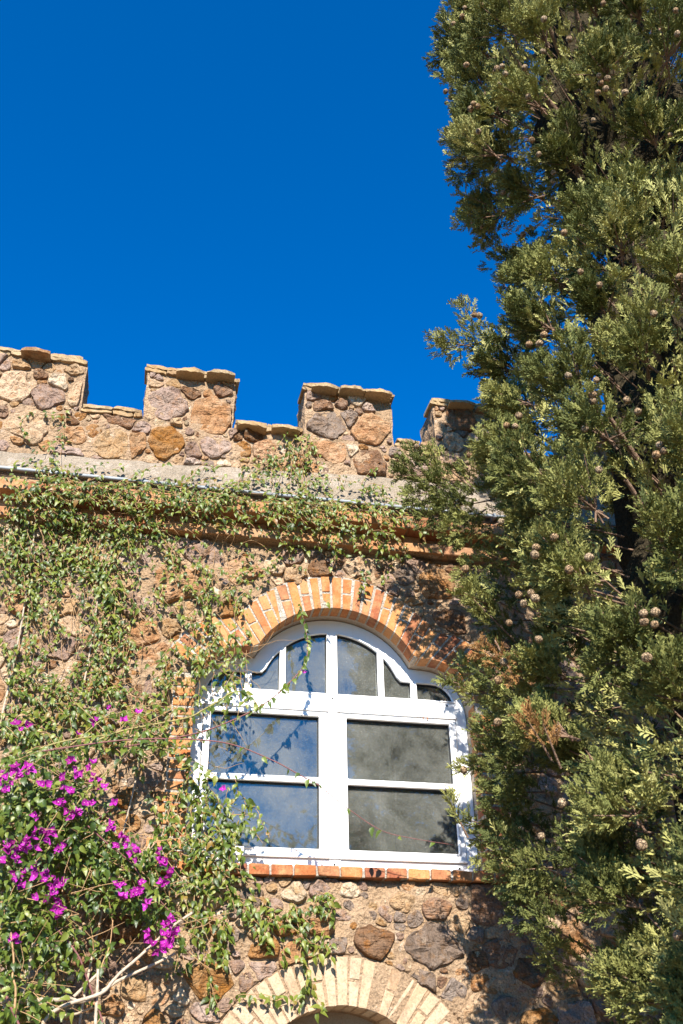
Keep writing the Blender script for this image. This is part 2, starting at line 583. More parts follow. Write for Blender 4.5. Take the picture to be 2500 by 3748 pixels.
def shape2d(name, parent, outlines, yfront, depth, mat, bevel=0.004):
    """filled outline(s) with holes in x,z, extruded in y with small bevels"""
    cu = bpy.data.curves.new(name, 'CURVE')
    cu.dimensions = '2D'
    cu.fill_mode = 'BOTH'
    cu.extrude = depth / 2 - bevel
    cu.bevel_depth = bevel
    cu.bevel_resolution = 1
    cu.offset = -bevel
    for pts in outlines:
        sp = cu.splines.new('POLY')
        sp.points.add(len(pts) - 1)
        for p, (x, z) in zip(sp.points, pts):
            p.co = (x, z, 0, 1)
        sp.use_cyclic_u = True
    tmp = bpy.data.objects.new(name + '_curve', cu)
    me = bpy.data.meshes.new_from_object(tmp)
    me.transform(Matrix.Translation((0, yfront + depth / 2, 0)) @ Matrix.Rotation(pi / 2, 4, 'X'))
    bpy.data.objects.remove(tmp)
    bpy.data.curves.remove(cu)
    me.name = name
    me.materials.clear()
    me.materials.append(mat)
    return link(bpy.data.objects.new(name, me), parent)


def inside_poly(X, Z, poly):
    X = np.asarray(X, float)
    Z = np.asarray(Z, float)
    res = np.zeros(X.shape, bool)
    n = len(poly)
    for i in range(n):
        x1, z1 = poly[i]
        x2, z2 = poly[(i + 1) % n]
        c = (z1 > Z) != (z2 > Z)
        with np.errstate(divide='ignore', invalid='ignore'):
            xi = (x2 - x1) * (Z - z1) / (z2 - z1 + 1e-12) + x1
        res ^= c & (X < xi)
    return res


# ------------------------------------------------------------------ ground
g = 400.0
gv = [(-g, -g, 0), (g, -g, 0), (g, g, 0), (-g, g, 0)]
ground = obj_np('ground', None, gv, [(0, 1, 2, 3)], MAT['ground'])
tag(ground, 'pale gravel ground in front of the stone building', None, kind='structure')

# ------------------------------------------------------------------ the building: outlines
ZSILL = 3.0
AR, ACZ = 0.566, 4.059          # main arch of the window opening
FAN = (0.0, 3.58)               # the bricks fan out of this point
def half_profile():
    """right half of the opening from the sill up to the apex"""
    pts = [(0.87, ZSILL), (0.87, 4.0)]
    for t in np.linspace(0.15, 1.0, 9):
        a = t * pi / 2
        pts.append((0.60 + 0.27 * cos(a), 4.0 + 0.312 * sin(a)))
    pts.append((0.505, 4.316))
    a0 = math.asin(0.505 / AR)
    for t in np.linspace(1, 0, 15)[1:]:
        pts.append((AR * sin(a0 * t), ACZ + AR * cos(a0 * t)))
    return pts
HP = half_profile()
OPENING = HP + [(-x, z) for x, z in HP[::-1][1:]]           # counter-clockwise from the right sill corner


def fan_hit(ang):
    """distance from the fan point to the opening's edge at an angle from the vertical"""
    dx, dz = sin(ang), cos(ang)
    best = None
    for i in range(len(OPENING) - 1):
        (x1, z1), (x2, z2) = OPENING[i], OPENING[i + 1]
        ex, ez = x2 - x1, z2 - z1
        den = dx * ez - dz * ex
        if abs(den) < 1e-9: continue
        t = ((x1 - FAN[0]) * ez - (z1 - FAN[1]) * ex) / den
        u = ((x1 - FAN[0]) * dz - (z1 - FAN[1]) * dx) / den
        if t > 0 and -1e-6 <= u <= 1 + 1e-6:
            best = t if best is None else max(best, t)
    return best


FAN_MAX = radians(57)
ARCH_OUT = []
for a in np.linspace(-FAN_MAX, FAN_MAX, 61):
    r_ = fan_hit(a) + 0.232
    ARCH_OUT.append((FAN[0] + r_ * sin(a), FAN[1] + r_ * cos(a)))
DR, DCZ = 0.53, 1.777           # the door arch below
DOOR = [(DR, 0.0)] + [(DR * sin(a), DCZ + DR * cos(a)) for a in np.linspace(pi / 2, -pi / 2, 41)] + [(-DR, 0.0)]
DOOR_OUT = [(DR + 0.245, 0.0)] + [((DR + 0.245) * sin(a), DCZ + (DR + 0.245) * cos(a)) for a in np.linspace(pi / 2, -pi / 2, 41)] + [(-DR - 0.245, 0.0)]
WIN_ZONE = [(1.02, 2.94), (1.02, 4.12)] + ARCH_OUT[::-1] + [(-1.02, 4.12), (-1.02, 2.94)]
MERLONS = [(-3.5, -2.9), (-2.46, -1.79), (-1.36, -0.73), (-0.215, 0.445), (0.77, 1.40), (1.86, 2.50)]
ZC, ZM = 6.0, 6.44              # wall top in the gaps, merlon top
THICK = 0.38
XL, XR = -3.5, 3.0


def band_top(x):
    return 5.60 + 0.045 * (x + 2.3) + 0.035 * noise.noise((x * 2.3, 0.0, 3.1)) + 0.02 * noise.noise((x * 9, 0, 1.1))


def in_poly(x, z, poly, bb):
    if not (bb[0] < x < bb[1] and bb[2] < z < bb[3]): return False
    res = False
    x1, z1 = poly[-1]
    for x2, z2 in poly:
        if (z1 > z) != (z2 > z) and x < (x2 - x1) * (z - z1) / (z2 - z1) + x1:
            res = not res
        x1, z1 = x2, z2
    return res


WIN_BB = (min(p[0] for p in WIN_ZONE), max(p[0] for p in WIN_ZONE), min(p[1] for p in WIN_ZONE), max(p[1] for p in WIN_ZONE))
DOOR_BB = (-DR - 0.25, DR + 0.25, -0.1, DCZ + DR + 0.25)


def allowed(x, z):
    """where rubble stone can show on the front"""
    if z > ZC - 0.012:
        return any(a + 0.012 < x < b - 0.012 for a, b in MERLONS) and z < ZM - 0.012
    if 5.05 < z < 5.56: return False
    if 5.5 < z < band_top(x) - 0.01: return False
    return not (in_poly(x, z, WIN_ZONE, WIN_BB) or in_poly(x, z, DOOR_OUT, DOOR_BB))


# ------------------------------------------------------------------ the building: parts
house = empty('stone_building', (0, 0, 0))
tag(house, 'ochre rubble stone building with battlements and a white arched window', 'building')

# rough mortar body of the wall, a displaced sheet with the two openings left out
step = 0.02
gx = np.arange(XL, XR + 1e-6, step)
gz = np.concatenate([np.arange(0.0, 1.8, 0.3), np.arange(1.8, ZC + 1e-6, step)])
GX, GZ = np.meshgrid(gx, gz)
nx, nz = len(gx), len(gz)
GY = np.zeros_like(GX)
vis = GZ > 1.9
for (i, k), ok in np.ndenumerate(vis):
    if ok:
        x, z = GX[i, k], GZ[i, k]
        GY[i, k] = -0.001 - 0.020 * noise.noise((x * 7, 0.3, z * 7)) - 0.011 * noise.noise((x * 19, 5.3, z * 19)) - 0.007 * noise.noise((x * 43, 2.3, z * 43))
    else:
        GY[i, k] = 0.01
bury = inside_poly(GX, GZ, WIN_ZONE) | inside_poly(GX, GZ, DOOR_OUT) | ((GZ > 5.03) & (GZ < 5.5))
GY[bury] = 0.02
big_open = [(x * 1.035 + 0.0, (z - 3.55) * 1.045 + 3.55) for x, z in OPENING]
door_open = [(x * 1.06, (z - 1.0) * 1.03 + 1.0 if z > 0 else -0.1) for x, z in DOOR]
cx = (GX[:-1, :-1] + step / 2)
cz = (GZ[:-1, :-1] + GZ[1:, :-1]) / 2
keep = ~(inside_poly(cx, cz, big_open) | inside_poly(cx, cz, door_open))
ii, kk = np.nonzero(keep)
base = ii * nx + kk
Fq = np.stack([base, base + 1, base + nx + 1, base + nx], -1)
wall = obj_np('wall', house, np.stack([GX.ravel(), GY.ravel(), GZ.ravel()], -1), Fq, MAT['mortar'], smooth=False)

# solid core behind the sheet, butted round the openings
def box_arrays(x0, x1, y0, y1, z0, z1):
    V = np.array([(x, y, z) for z in (z0, z1) for y in (y0, y1) for x in (x0, x1)], float)
    Fb = np.array([(0, 1, 5, 4), (1, 3, 7, 5), (3, 2, 6, 7), (2, 0, 4, 6), (4, 5, 7, 6), (0, 2, 3, 1)])
    return V, Fb


core = join_arrays([box_arrays(XL, -0.96, 0.06, THICK, 0, ZC - 0.004), box_arrays(0.96, XR, 0.06, THICK, 0, ZC - 0.004),
                    box_arrays(-0.957, 0.957, 0.06, THICK, 4.72, ZC - 0.004), box_arrays(-0.957, 0.957, 0.06, THICK, 2.42, 2.93),
                    box_arrays(XL, XL + 0.3, THICK + .003, 8.0, 0, ZC - .3), box_arrays(XR - .3, XR, THICK + .003, 8.0, 0, ZC - .3),
                    box_arrays(XL + .303, XR - .303, THICK + .003, 8.0, 5.55, 5.7)])
obj_np('wall_core', house, core[0], core[1], MAT['mortar'])

# ---- merlons with rough mortar faces
def merlon_mesh(a, b):
    n_, m_ = 26, 20
    Vs, Fs, o = [], [], 0
    def sheet(P00, P10, P01, nu, nv, nrm):
        nonlocal o
        P00, P10, P01, nrm = map(lambda q: np.array(q, float), (P00, P10, P01, nrm))
        for j in range(nv + 1):
            for i in range(nu + 1):
                u, v = i / nu, j / nv
                p = P00 + (P10 - P00) * u + (P01 - P00) * v
                edge = min(u, 1 - u, v, 1 - v)
                d = 0.016 * noise.noise(tuple(p * 8)) + 0.010 * noise.noise(tuple(p * 22)) + 0.006 * noise.noise(tuple(p * 45))
                d2 = 0.012 * noise.noise(tuple(p * 11 + 7.7))
                p = p + nrm * (d if edge > 0 else 0) + np.array([d2, 0, d2 * 0.6 if v < 1 else 0])
                Vs.append(p)
        for j in range(nv):
            for i in range(nu):
                q = o + j * (nu + 1) + i
                Fs.append((q, q + 1, q + nu + 2, q + nu + 1))
        o += (nu + 1) * (nv + 1)
    z0, z1, t = ZC - 0.02, ZM, THICK - 0.04
    sheet((a, 0.008, z0), (b, 0.008, z0), (a, 0.008, z1), n_, m_, (0, -1, 0))
    sheet((b, 0.008, z0), (b, t, z0), (b, 0.008, z1), 14, m_, (1, 0, 0))
    sheet((a, t, z0), (a, 0.008, z0), (a, t, z1), 14, m_, (-1, 0, 0))
    sheet((b, t, z0), (a, t, z0), (b, t, z1), n_, m_, (0, 1, 0))
    sheet((a, 0.008, z1), (b, 0.008, z1), (a, t, z1), n_, 12, (0, 0, 1))
    return np.array(Vs), np.array(Fs)


merlons = []
for a, b in MERLONS:
    V, Fm = merlon_mesh(a, b)
    merlons.append(obj_np('merlon', house, V, Fm, MAT['mortar'], smooth=False))

# ------------------------------------------------------------------ stones
# x, y (photo pixels), half width, half height, colour
TR = '''49 1418 62 60 T;178 1452 55 57 P;278 1441 29 60 T;80 1338 35 17 T;264 1355 36 16 T;20 1340 22 20 P;150 1375 26 18 B;215 1395 34 30 C
103 1567 92 66 T;63 1616 32 17 O;10 1632 36 18 P;270 1596 55 32 O;252 1659 80 20 P;258 1544 26 18 B;11 1510 28 20 B;410 1628 66 66 T;505 1628 34 60 O;608 1622 72 60 O
781 1633 60 43 P;519 1573 34 26 P;516 1694 46 16 P;867 1596 26 20 B;890 1648 30 30 O;617 1481 86 66 P;772 1521 88 66 O;643 1550 30 15 T;815 1435 36 24 B;700 1440 42 20 B
570 1410 30 14 T;1196 1552 72 60 G;1360 1573 75 57 O;1279 1530 30 30 G;1350 1495 28 16 P;1202 1656 88 43 O;1351 1696 72 49 B;1290 1650 26 20 C;970 1655 45 48 O;863 1593 32 24 P
1047 1713 40 24 O;1144 1719 36 18 O;1540 1702 48 28 P;1449 1662 40 18 G;1661 1621 40 40 T;1680 1530 60 40 B;1180 1490 40 18 B;1250 1480 30 18 B;340 1580 30 22 O;330 1690 26 14 T;700 1700 34 16 P;940 1700 36 16 T;820 1700 32 14 C
880 2092 80 45 O;1167 2086 48 36 B;1305 2080 70 30 T;1483 2105 46 28 G;1602 2140 78 66 O;1660 2085 40 26 B;1425 2165 34 24 P;1510 2203 42 20 T;1648 2272 66 40 B;665 2125 104 72 O;623 2302 40 28 T
1010 2075 40 28 T;1040 2150 36 22 T;760 2210 44 26 P;214 2359 78 56 P;250 2293 56 41 T;158 2287 38 26 T;337 2216 52 42 P;204 2140 44 42 P;525 2323 66 52 O;571 2221 60 30 P;673 2226 42 24 T
46 2344 38 42 P;561 2400 70 46 O;148 2507 48 42 C;388 2507 52 32 O;30 2461 36 36 T;551 2527 30 36 P;326 2573 56 26 P;490 2476 32 22 O;418 2420 42 26 P;90 2130 50 50 T;60 2210 44 34 O;440 2130 54 40 T;330 2100 44 30 O
130 2430 40 26 P;250 2450 44 26 T;640 2480 34 24 C;600 2590 40 26 T;469 2922 52 42 O;541 2860 46 46 P;377 2958 42 30 T;439 3024 88 54 O;551 2688 42 26 P;194 2759 36 22 P;460 2760 42 26 P;560 2770 34 28 T
653 3264 52 64 C;250 2640 60 30 T;420 2620 50 30 P;90 2640 60 36 T;330 2830 50 36 T;200 2860 60 40 P;80 2900 60 44 T;560 3120 40 40 T;769 3591 108 68 O;712 3482 64 32 P;746 3711 52 38 P;820 3677 32 24 P
459 3402 80 56 B;320 3330 66 50 P;493 3620 60 44 T;413 3690 50 36 O;585 3620 50 54 O;560 3420 50 40 T;600 3520 40 26 C;300 3480 70 44 B;180 3400 60 50 T;330 3600 56 40 P;150 3560 60 44 T;640 3700 40 30 C;230 3690 56 36 T;60 3460 60 50 P;60 3640 60 50 T
1185 3269 58 38 P;1076 3269 50 32 C;1274 3256 44 22 C;1210 3231 36 15 P;1478 3301 54 38 T;1370 3441 88 62 B;1587 3465 126 72 G;968 3473 72 44 O;1255 3346 40 20 P;1325 3352 17 34 O;1363 3355 20 17 G;1462 3358 22 18 G;1523 3365 30 26 G;1593 3330 52 36 B
904 3595 36 32 P;732 3430 40 40 P;1663 3633 48 50 G;1465 3425 22 18 P;1625 3550 20 14 B;872 3231 40 17 P;933 3224 30 13 P;1536 3269 26 22 C;1044 3403 64 26 O;1242 3460 36 28 G;990 3320 40 26 P;860 3330 40 28 P;1140 3330 38 24 T
1774 3309 84 74 B;1832 3494 62 56 B;1774 3597 56 46 O;1740 3420 34 30 G;1900 3380 60 50 P;1930 3560 60 50 B;1860 3690 60 46 G;1720 3710 46 34 T;2000 3460 50 50 G;1700 3300 30 24 G'''
CLS = {'O': 0, 'T': 1, 'P': 2, 'B': 3, 'G': 4, 'C': 5}
KEYS = 'OTPBGC'
seeds = []      # x, z, rx, rz, class, traced
for ln in TR.replace('\n', ';').split(';'):
    px, py, hw, hh, c = ln.split()
    px, py, hw, hh = map(float, (px, py, hw, hh))
    p = W(px, py)
    rx = (W(px + hw, py) - W(px - hw, py))[0] / 2
    rz = (W(px, py - hh) - W(px, py + hh))[2] / 2
    if not allowed(p[0], p[2]): continue
    seeds.append([p[0], p[2], rx, rz, CLS[c], 1])


def fill(rads, x0, x1, z0, z1, tries):
    S = np.zeros((6000, 6))
    m = len(seeds)
    S[:m] = seeds
    Sall = S
    for r, n in zip(rads, tries):
        for _ in range(n):
            x, z = rng.uniform(x0, x1), rng.uniform(z0, z1)
            asp = rng.uniform(1.0, 1.7)
            rx, rz = r * sqrt(asp), r / sqrt(asp)
            if not allowed(x, z): continue
            near = (np.abs(Sall[:m, 0] - x) < 0.45) & (np.abs(Sall[:m, 1] - z) < 0.45)
            S = Sall[:m][near]
            dx, dz = S[:, 0] - x, S[:, 1] - z
            d = np.hypot(dx, dz)
            dr = 1.0 / np.sqrt((dx / (d + 1e-9) / S[:, 2]) ** 2 + (dz / (d + 1e-9) / S[:, 3]) ** 2)
            ds = 1.0 / np.sqrt((dx / (d + 1e-9) / rx) ** 2 + (dz / (d + 1e-9) / rz) ** 2)
            if np.any(d < dr * 0.88 + ds * 0.80): continue
            pr = [0.24, 0.26, 0.24, 0.10, 0.08, 0.08]
            seeds.append([x, z, rx, rz, rng.choice(6, p=pr), 0])
            Sall[m] = seeds[-1]
            m += 1


fill([0.15, 0.115, 0.085, 0.06, 0.040, 0.027, 0.019], -3.2, 2.6, 1.7, 6.44, [700, 1200, 2000, 3000, 3600, 4200, 4600])
S = np.array(seeds)


def clip_half(poly, nx_, nz_, c):
    out = []
    n = len(poly)
    for i in range(n):
        a, b = poly[i], poly[(i + 1) % n]
        da, db = a[0] * nx_ + a[1] * nz_ - c, b[0] * nx_ + b[1] * nz_ - c
        if da <= 0: out.append(a)
        if (da < 0 < db) or (db < 0 < da):
            t = da / (da - db)
            out.append((a[0] + (b[0] - a[0]) * t, a[1] + (b[1] - a[1]) * t))
    return out


def resample(poly, n):
    P = np.array(poly + [poly[0]])
    L = np.concatenate([[0], np.cumsum(np.hypot(*np.diff(P, axis=0).T))])
    t = np.linspace(0, L[-1], n, endpoint=False)
    return np.stack([np.interp(t, L, P[:, 0]), np.interp(t, L, P[:, 1])], -1)


def stone_arrays(k):
    x, z, rx, rz, c, tr = S[k]
    size = sqrt(rx * rz)
    npoly = int(rng.integers(6, 9))
    a0 = rng.random() * 6.28
    poly = []
    for i in range(npoly):
        a = a0 + 2 * pi * i / npoly + rng.normal(0, 0.20)
        sq = 1.0 / max(abs(cos(a)) ** 3.2 + abs(sin(a)) ** 3.2, 1e-6) ** (1 / 3.2)
        s = (0.98 + 0.34 * sq) * rng.uniform(0.86, 1.16) if tr else (1.10 + 0.40 * sq) * rng.uniform(0.85, 1.25)
        poly.append((x + rx * s * cos(a), z + rz * s * sin(a)))
    dx, dz = S[:, 0] - x, S[:, 1] - z
    d = np.hypot(dx, dz)
    gap = 0.004 if size < 0.03 else 0.007
    for j in np.nonzero((d > 1e-6) & (d < 0.55))[0]:
        ux, uz = dx[j] / d[j], dz[j] / d[j]
        ri = 1 / sqrt((ux / rx) ** 2 + (uz / rz) ** 2)
        rj = 1 / sqrt((ux / S[j, 2]) ** 2 + (uz / S[j, 3]) ** 2)
        lim = d[j] * ri / (ri + rj) - gap
        if lim < ri * 1.4:
            poly = clip_half(poly, ux, uz, x * ux + z * uz + lim)
            if len(poly) < 3: return None
    big = size > 0.045
    n = 34 if big else (18 if size > 0.026 else 11)
    P = resample(poly, n)
    for _ in range(1):
        P = 0.5 * P + 0.25 * (np.roll(P, 1, 0) + np.roll(P, -1, 0))
    cx_, cz_ = P.mean(0)
    D = P - (cx_, cz_)
    if not allowed(cx_, cz_): return None
    for i in range(n):
        f = 1.0 + 0.24 * noise.noise((P[i, 0] * 7, 3.0 + k, P[i, 1] * 7)) + 0.13 * noise.noise((P[i, 0] * 19, 3.0 + k, P[i, 1] * 19)) + 0.06 * noise.noise((P[i, 0] * 50, 3.0 + k, P[i, 1] * 50))
        for _ in range(14):
            if allowed(cx_ + D[i, 0] * f, cz_ + D[i, 1] * f): break
            f *= 0.93
        D[i] *= f
    Hh = (rng.uniform(0.008, 0.024) if big else rng.uniform(0.006, 0.016)) * (1.25 if c == 3 else 1)
    if z > ZC: Hh = min(Hh, 0.026)
    rings = [(1.03, -0.03), (1.0, 0.15), (0.985, 0.72), (0.955, 0.92), (0.86, 1.0), (0.70, 1.0), (0.52, 1.0), (0.34, 1.0), (0.15, 1.0)] if big else [(1.03, -0.03), (0.99, 0.5), (0.93, 0.9), (0.70, 1.0), (0.38, 1.0)]
    tx, tz = rng.normal(0, 0.10), rng.normal(0, 0.12)
    fq = 5.0 if big else 14.0
    V = []
    for s, h in rings:
        for i in range(n):
            ax, az = cx_ + D[i, 0] * s, cz_ + D[i, 1] * s
            if h < 0:
                V.append((ax, 0.035, az)); continue
            q = (ax * fq + k, k * 0.7, az * fq)
            e = 0.6 * noise.noise(q) + 0.75 * abs(noise.noise((q[0] * 2.1, q[1], q[2] * 2.6))) + 0.38 * noise.noise((q[0] * 5.1, q[1], q[2] * 5.6)) + 0.2 * noise.noise((q[0] * 11.0, q[1], q[2] * 11.0))
            e = 0.45 * e + 0.55 * round(e * 3.2) / 3.2
            w = min(1.0, (1.03 - s) * 4 + 0.25)
            y = -Hh * h - w * 0.034 * e * (1 if big else 0.45) - w * (tx * (ax - cx_) + tz * (az - cz_))
            y = min(y, 0.004 - Hh * 0.25 * h)
            V.append((ax, y + 0.004, az))
    V.append((cx_, V[-1][1], cz_))
    Fs = []
    R_ = len(rings)
    for r_ in range(R_ - 1):
        for i in range(n):
            i2 = (i + 1) % n
            Fs.append((r_ * n + i, r_ * n + i2, (r_ + 1) * n + i2, (r_ + 1) * n + i))
    o = (R_ - 1) * n
    for i in range(n):
        Fs.append((o + i, o + (i + 1) % n, len(V) - 1, len(V) - 1))
    return np.array(V), Fs, (cx_, cz_, size)


built = []
for k in range(len(S)):
    r_ = stone_arrays(k)
    if r_ is None: continue
    V, Fs, (cx_, cz_, size) = r_
    Fs = [f if f[2] != f[3] else f[:3] for f in Fs]
    px, py = PX((cx_, 0, cz_))
    inview = -60 < px < 2250 and 1200 < py < 3850
    built.append((size if inview else size * 0.01, k, V, Fs, cx_, cz_))
built.sort(key=lambda t: -t[0])
n_wall = 0
rub = {}
for size, k, V, Fs, cx_, cz_ in built:
    par = wall
    for (a, b), mo in zip(MERLONS, merlons):
        if cz_ > ZC + 0.02 and a < cx_ < b: par = mo
    cls = KEYS[int(S[k, 4])]
    if (par is wall and n_wall < 300 and size > 0.012) or (par is not wall and size > 0.018):
        if par is wall: n_wall += 1
        obj_np('stone', par, V, Fs, MAT[cls], rnd=rng.random())
    else:
        rub.setdefault(par.name, []).append((V, Fs, int(S[k, 4])))
for pn, L in rub.items():
    Vs, Fs2, mi, rn, o = [], [], [], [], 0
    for V, Fs, c in L:
        Vs.append(V)
        Fs2 += [tuple(i + o for i in f) for f in Fs]
        mi += [c] * len(Fs)
        rn.append(np.full(len(V), rng.random()))
        o += len(V)
    ob = obj_np('rubble', bpy.data.objects[pn], np.concatenate(Vs), Fs2, [MAT[q] for q in KEYS], rnd=np.concatenate(rn), mat_idx=mi)
    tag(ob, kind='stuff')
print('stones', len(built), 'wall parts', n_wall)

# ------------------------------------------------------------------ coping tiles
def coping_tile(parent, x, w, ytip, z, th, tilt=0.0, bow=0.05, back=0.16):
    """clay slab whose free end is rounded in plan"""
    n = 9
    top, bot = [], []
    for i in range(n):
        u = -1 + 2 * i / (n - 1)
        y = ytip + bow * (u * u)
        top.append((x + u * w / 2, y, z + th + tilt * u))
        bot.append((x + u * w / 2, y + 0.004, z + tilt * u - 0.008 * (1 - u * u)))
    pts = top + [(x + w / 2, back, z + th + tilt + .004), (x - w / 2, back, z + th - tilt + .004)]
    pts2 = bot + [(x + w / 2, back, z + tilt), (x - w / 2, back, z - tilt)]
    m = len(pts)
    V = np.array(pts + pts2) + rng.normal(0, 0.0028, (2 * m, 3))
    Fs = [tuple(range(m)), tuple(range(2 * m - 1, m - 1, -1))]
    for i in range(m):
        j = (i + 1) % m
        Fs.append((i, i + m, j + m, j))
    me = mesh_np('coping_tile', V, Fs, rnd=rng.random(), mats=[MAT['tile']])
    bm = bmesh.new()
    bm.from_mesh(me)
    bmesh.ops.recalc_face_normals(bm, faces=bm.faces)
    bm.to_mesh(me)
    bm.free()
    return link(bpy.data.objects.new('coping_tile', me), parent)


def coping(parent, a, b, z, lows, seed):
    """two staggered courses on a bed, with a few long tiles under them that jut out"""
    x = a - 0.02
    while x < b - 0.03:
        w = min(rng.uniform(0.17, 0.24), b + 0.025 - x)
        coping_tile(parent, x + w / 2, w - 0.006, rng.uniform(-0.045, -0.025), z + rng.uniform(0.024, 0.032), 0.018, rng.normal(0, 0.003), 0.008)
        x += w
    x = a - 0.03
    while x < b - 0.02:
        w = min(rng.uniform(0.13, 0.22), b + 0.03 - x)
        coping_tile(parent, x + w / 2, w - 0.006, rng.uniform(-0.03, -0.012), z + rng.uniform(-0.002, 0.003), 0.022, rng.normal(0, 0.003), 0.006)
        x += w
    for lx, lw, tip in lows:
        coping_tile(parent, lx, lw, tip, z - 0.016 - rng.uniform(0, 0.003), 0.017, rng.normal(0, 0.002), 0.026)


low = {1: [(-2.14, 0.20, -0.12)], 2: [(-1.06, 0.20, -0.10), (-0.845, 0.20, -0.12)], 3: [(-0.07, 0.20, -0.11), (0.135, 0.19, -0.12), (0.33, 0.20, -0.12)],
       4: [(0.98, 0.2, -0.11), (1.2, 0.2, -0.09)], 5: [(2.1, 0.2, -0.1)], 0: []}
for i, ((a, b), mo) in enumerate(zip(MERLONS, merlons)):
    coping(mo, a, b, ZM - 0.012, low[i], i)
gaps = [(MERLONS[i][1], MERLONS[i + 1][0]) for i in range(5)] + [(2.5, 3.0)]
glow = {2: [(-0.60, 0.21, -0.105), (-0.36, 0.20, -0.11)]}
for i, (a, b) in enumerate(gaps):
    coping(wall, a + 0.035, b - 0.035, ZC + 0.002, glow.get(i, []), 20 + i)

# ------------------------------------------------------------------ plaster band, cornice
V, Fs = [], []
NB = 260
for i in range(NB + 1):
    x = XL + (XR - XL) * i / NB
    for j in range(13):
        v = j / 12
        zt, zb = band_top(x), 5.405
        z = zt + (zb - zt) * v
        y = -0.004 - 0.095 * v ** 0.8 + 0.005 * noise.noise((x * 9, 1.0, z * 9)) + 0.003 * noise.noise((x * 31, 1.0, z * 31))
        if j == 0: y = 0.03
        V.append((x, y, z))
    V.append((x, -0.02, 5.402))
for i in range(NB):
    for j in range(13):
        q = i * 14 + j
        Fs.append((q, q + 1, q + 15, q + 14))
obj_np('plaster_band', house, V, [f[::-1] for f in Fs], MAT['plaster'], smooth=True)

Vc, Fc = join_arrays([box_arrays(XL, XR, -0.055, 0.07, 5.30, 5.398), box_arrays(XL, XR, -0.125, 0.07, 5.222, 5.294), box_arrays(XL, XR, 0.006, 0.07, 5.10, 5.216), box_arrays(XL, XR, -0.055, 0.07, 5.066, 5.132)])
cornice = obj_np('cornice', house, Vc, Fc, MAT['mortar'])
def course(parent, x0, x1, L, z0, z1, y0, y1, gap, mat, bevel=0.005, jit=0.002, yj=0.0, ang=0.0):
    x = x0
    while x < x1:
        l = L * rng.uniform(0.9, 1.1)
        dy = rng.normal(0, yj)
        prism('brick', parent, [(x, z0), (x + l - gap, z0), (x + l - gap, z1), (x, z1)], y0 + dy, y1, mat, bevel, jit)
        x += l
course(cornice, -2.75, 2.2, 0.245, 5.300, 5.362, -0.075, 0.05, 0.012, MAT['brick_weathered'])
course(cornice, -2.75, 2.2, 0.235, 5.217, 5.292, -0.14, 0.05, 0.010, MAT['brick_weathered'], 0.007, 0.003, 0.006)
course(cornice, -2.75, 2.2, 0.135, 5.140, 5.210, -0.012, 0.05, 0.016, MAT['brick_weathered'], 0.008, 0.004, 0.012)
course(cornice, -2.75, 2.2, 0.27, 5.068, 5.134, -0.072, 0.05, 0.010, MAT['brick_weathered'], 0.007, 0.003, 0.004)

# ------------------------------------------------------------------ brick surround of the window
arch_out_poly = [OPENING[i] for i in range(2, len(OPENING) - 2)]
def ring_mesh(inner, outer, y0, y1):
    n = len(inner)
    V, Fs = [], []
    for (xi, zi), (xo, zo) in zip(inner, outer):
        V += [(xi, y0, zi), (xo, y0, zo), (xi, y1, zi), (xo, y1, zo)]
    for i in range(n - 1):
        a, b = i * 4, i * 4 + 4
        Fs += [(a, b, b + 1, a + 1), (a, a + 2, b + 2, b), (a + 1, b + 1, b + 3, a + 3), (a + 2, a + 3, b + 3, b + 2)]
    Fs += [(0, 1, 3, 2), (4 * n - 4, 4 * n - 2, 4 * n - 1, 4 * n - 3)]
    return V, Fs


angs = np.linspace(-FAN_MAX, FAN_MAX, 121)
inn = [(FAN[0] + (fan_hit(a) + 0.003) * sin(a), FAN[1] + (fan_hit(a) + 0.003) * cos(a)) for a in angs]
outr = [(FAN[0] + (fan_hit(a) + 0.236) * sin(a), FAN[1] + (fan_hit(a) + 0.236) * cos(a)) for a in angs]
V, Fs = ring_mesh(inn, outr, -0.0055, 0.105)
arch = obj_np('window_arch', house, V, Fs, MAT['mortar_white'])
NBR = 33
for i in range(NBR):
    a = -FAN_MAX + (i + 0.5) * 2 * FAN_MAX / NBR
    ri = fan_hit(a)
    half = 0.0222 + 0.004 * rng.random()
    dx, dz = sin(a), cos(a)
    ux, uz = cos(a), -sin(a)
    def corner(side, r):
        x0, z0 = FAN[0] + ux * side, FAN[1] + uz * side
        return (x0 + dx * r, z0 + dz * r)
    def edge_r(side):
        da = math.atan2(side, ri)
        h = fan_hit(a + da)
        return h * cos(da) if h else ri
    rl, rr = edge_r(-half), edge_r(half)
    Lb = 0.222 + rng.normal(0, 0.004)
    segs = [(0.0, Lb)] if i % 2 == 0 else [(0.0, 0.104), (0.119, Lb)]
    tp = 1.0 + 0.12 * rng.random()
    for s0, s1 in segs:
        b0 = (rl, rr) if s0 == 0 else (max(rl, rr) + s0,) * 2
        e = max(rl, rr) + s1
        w0 = half * (1 + 0.10 * s0 / 0.22)
        w1 = half * (1 + 0.10 * s1 / 0.22) * tp
        quad = [corner(-w0, b0[0]), corner(w0, b0[1]), corner(w1, e), corner(-w1, e)]
        prism('brick', arch, quad, -0.010 + rng.normal(0, 0.0015), 0.108, MAT['brick'], 0.0035, 0.0012)

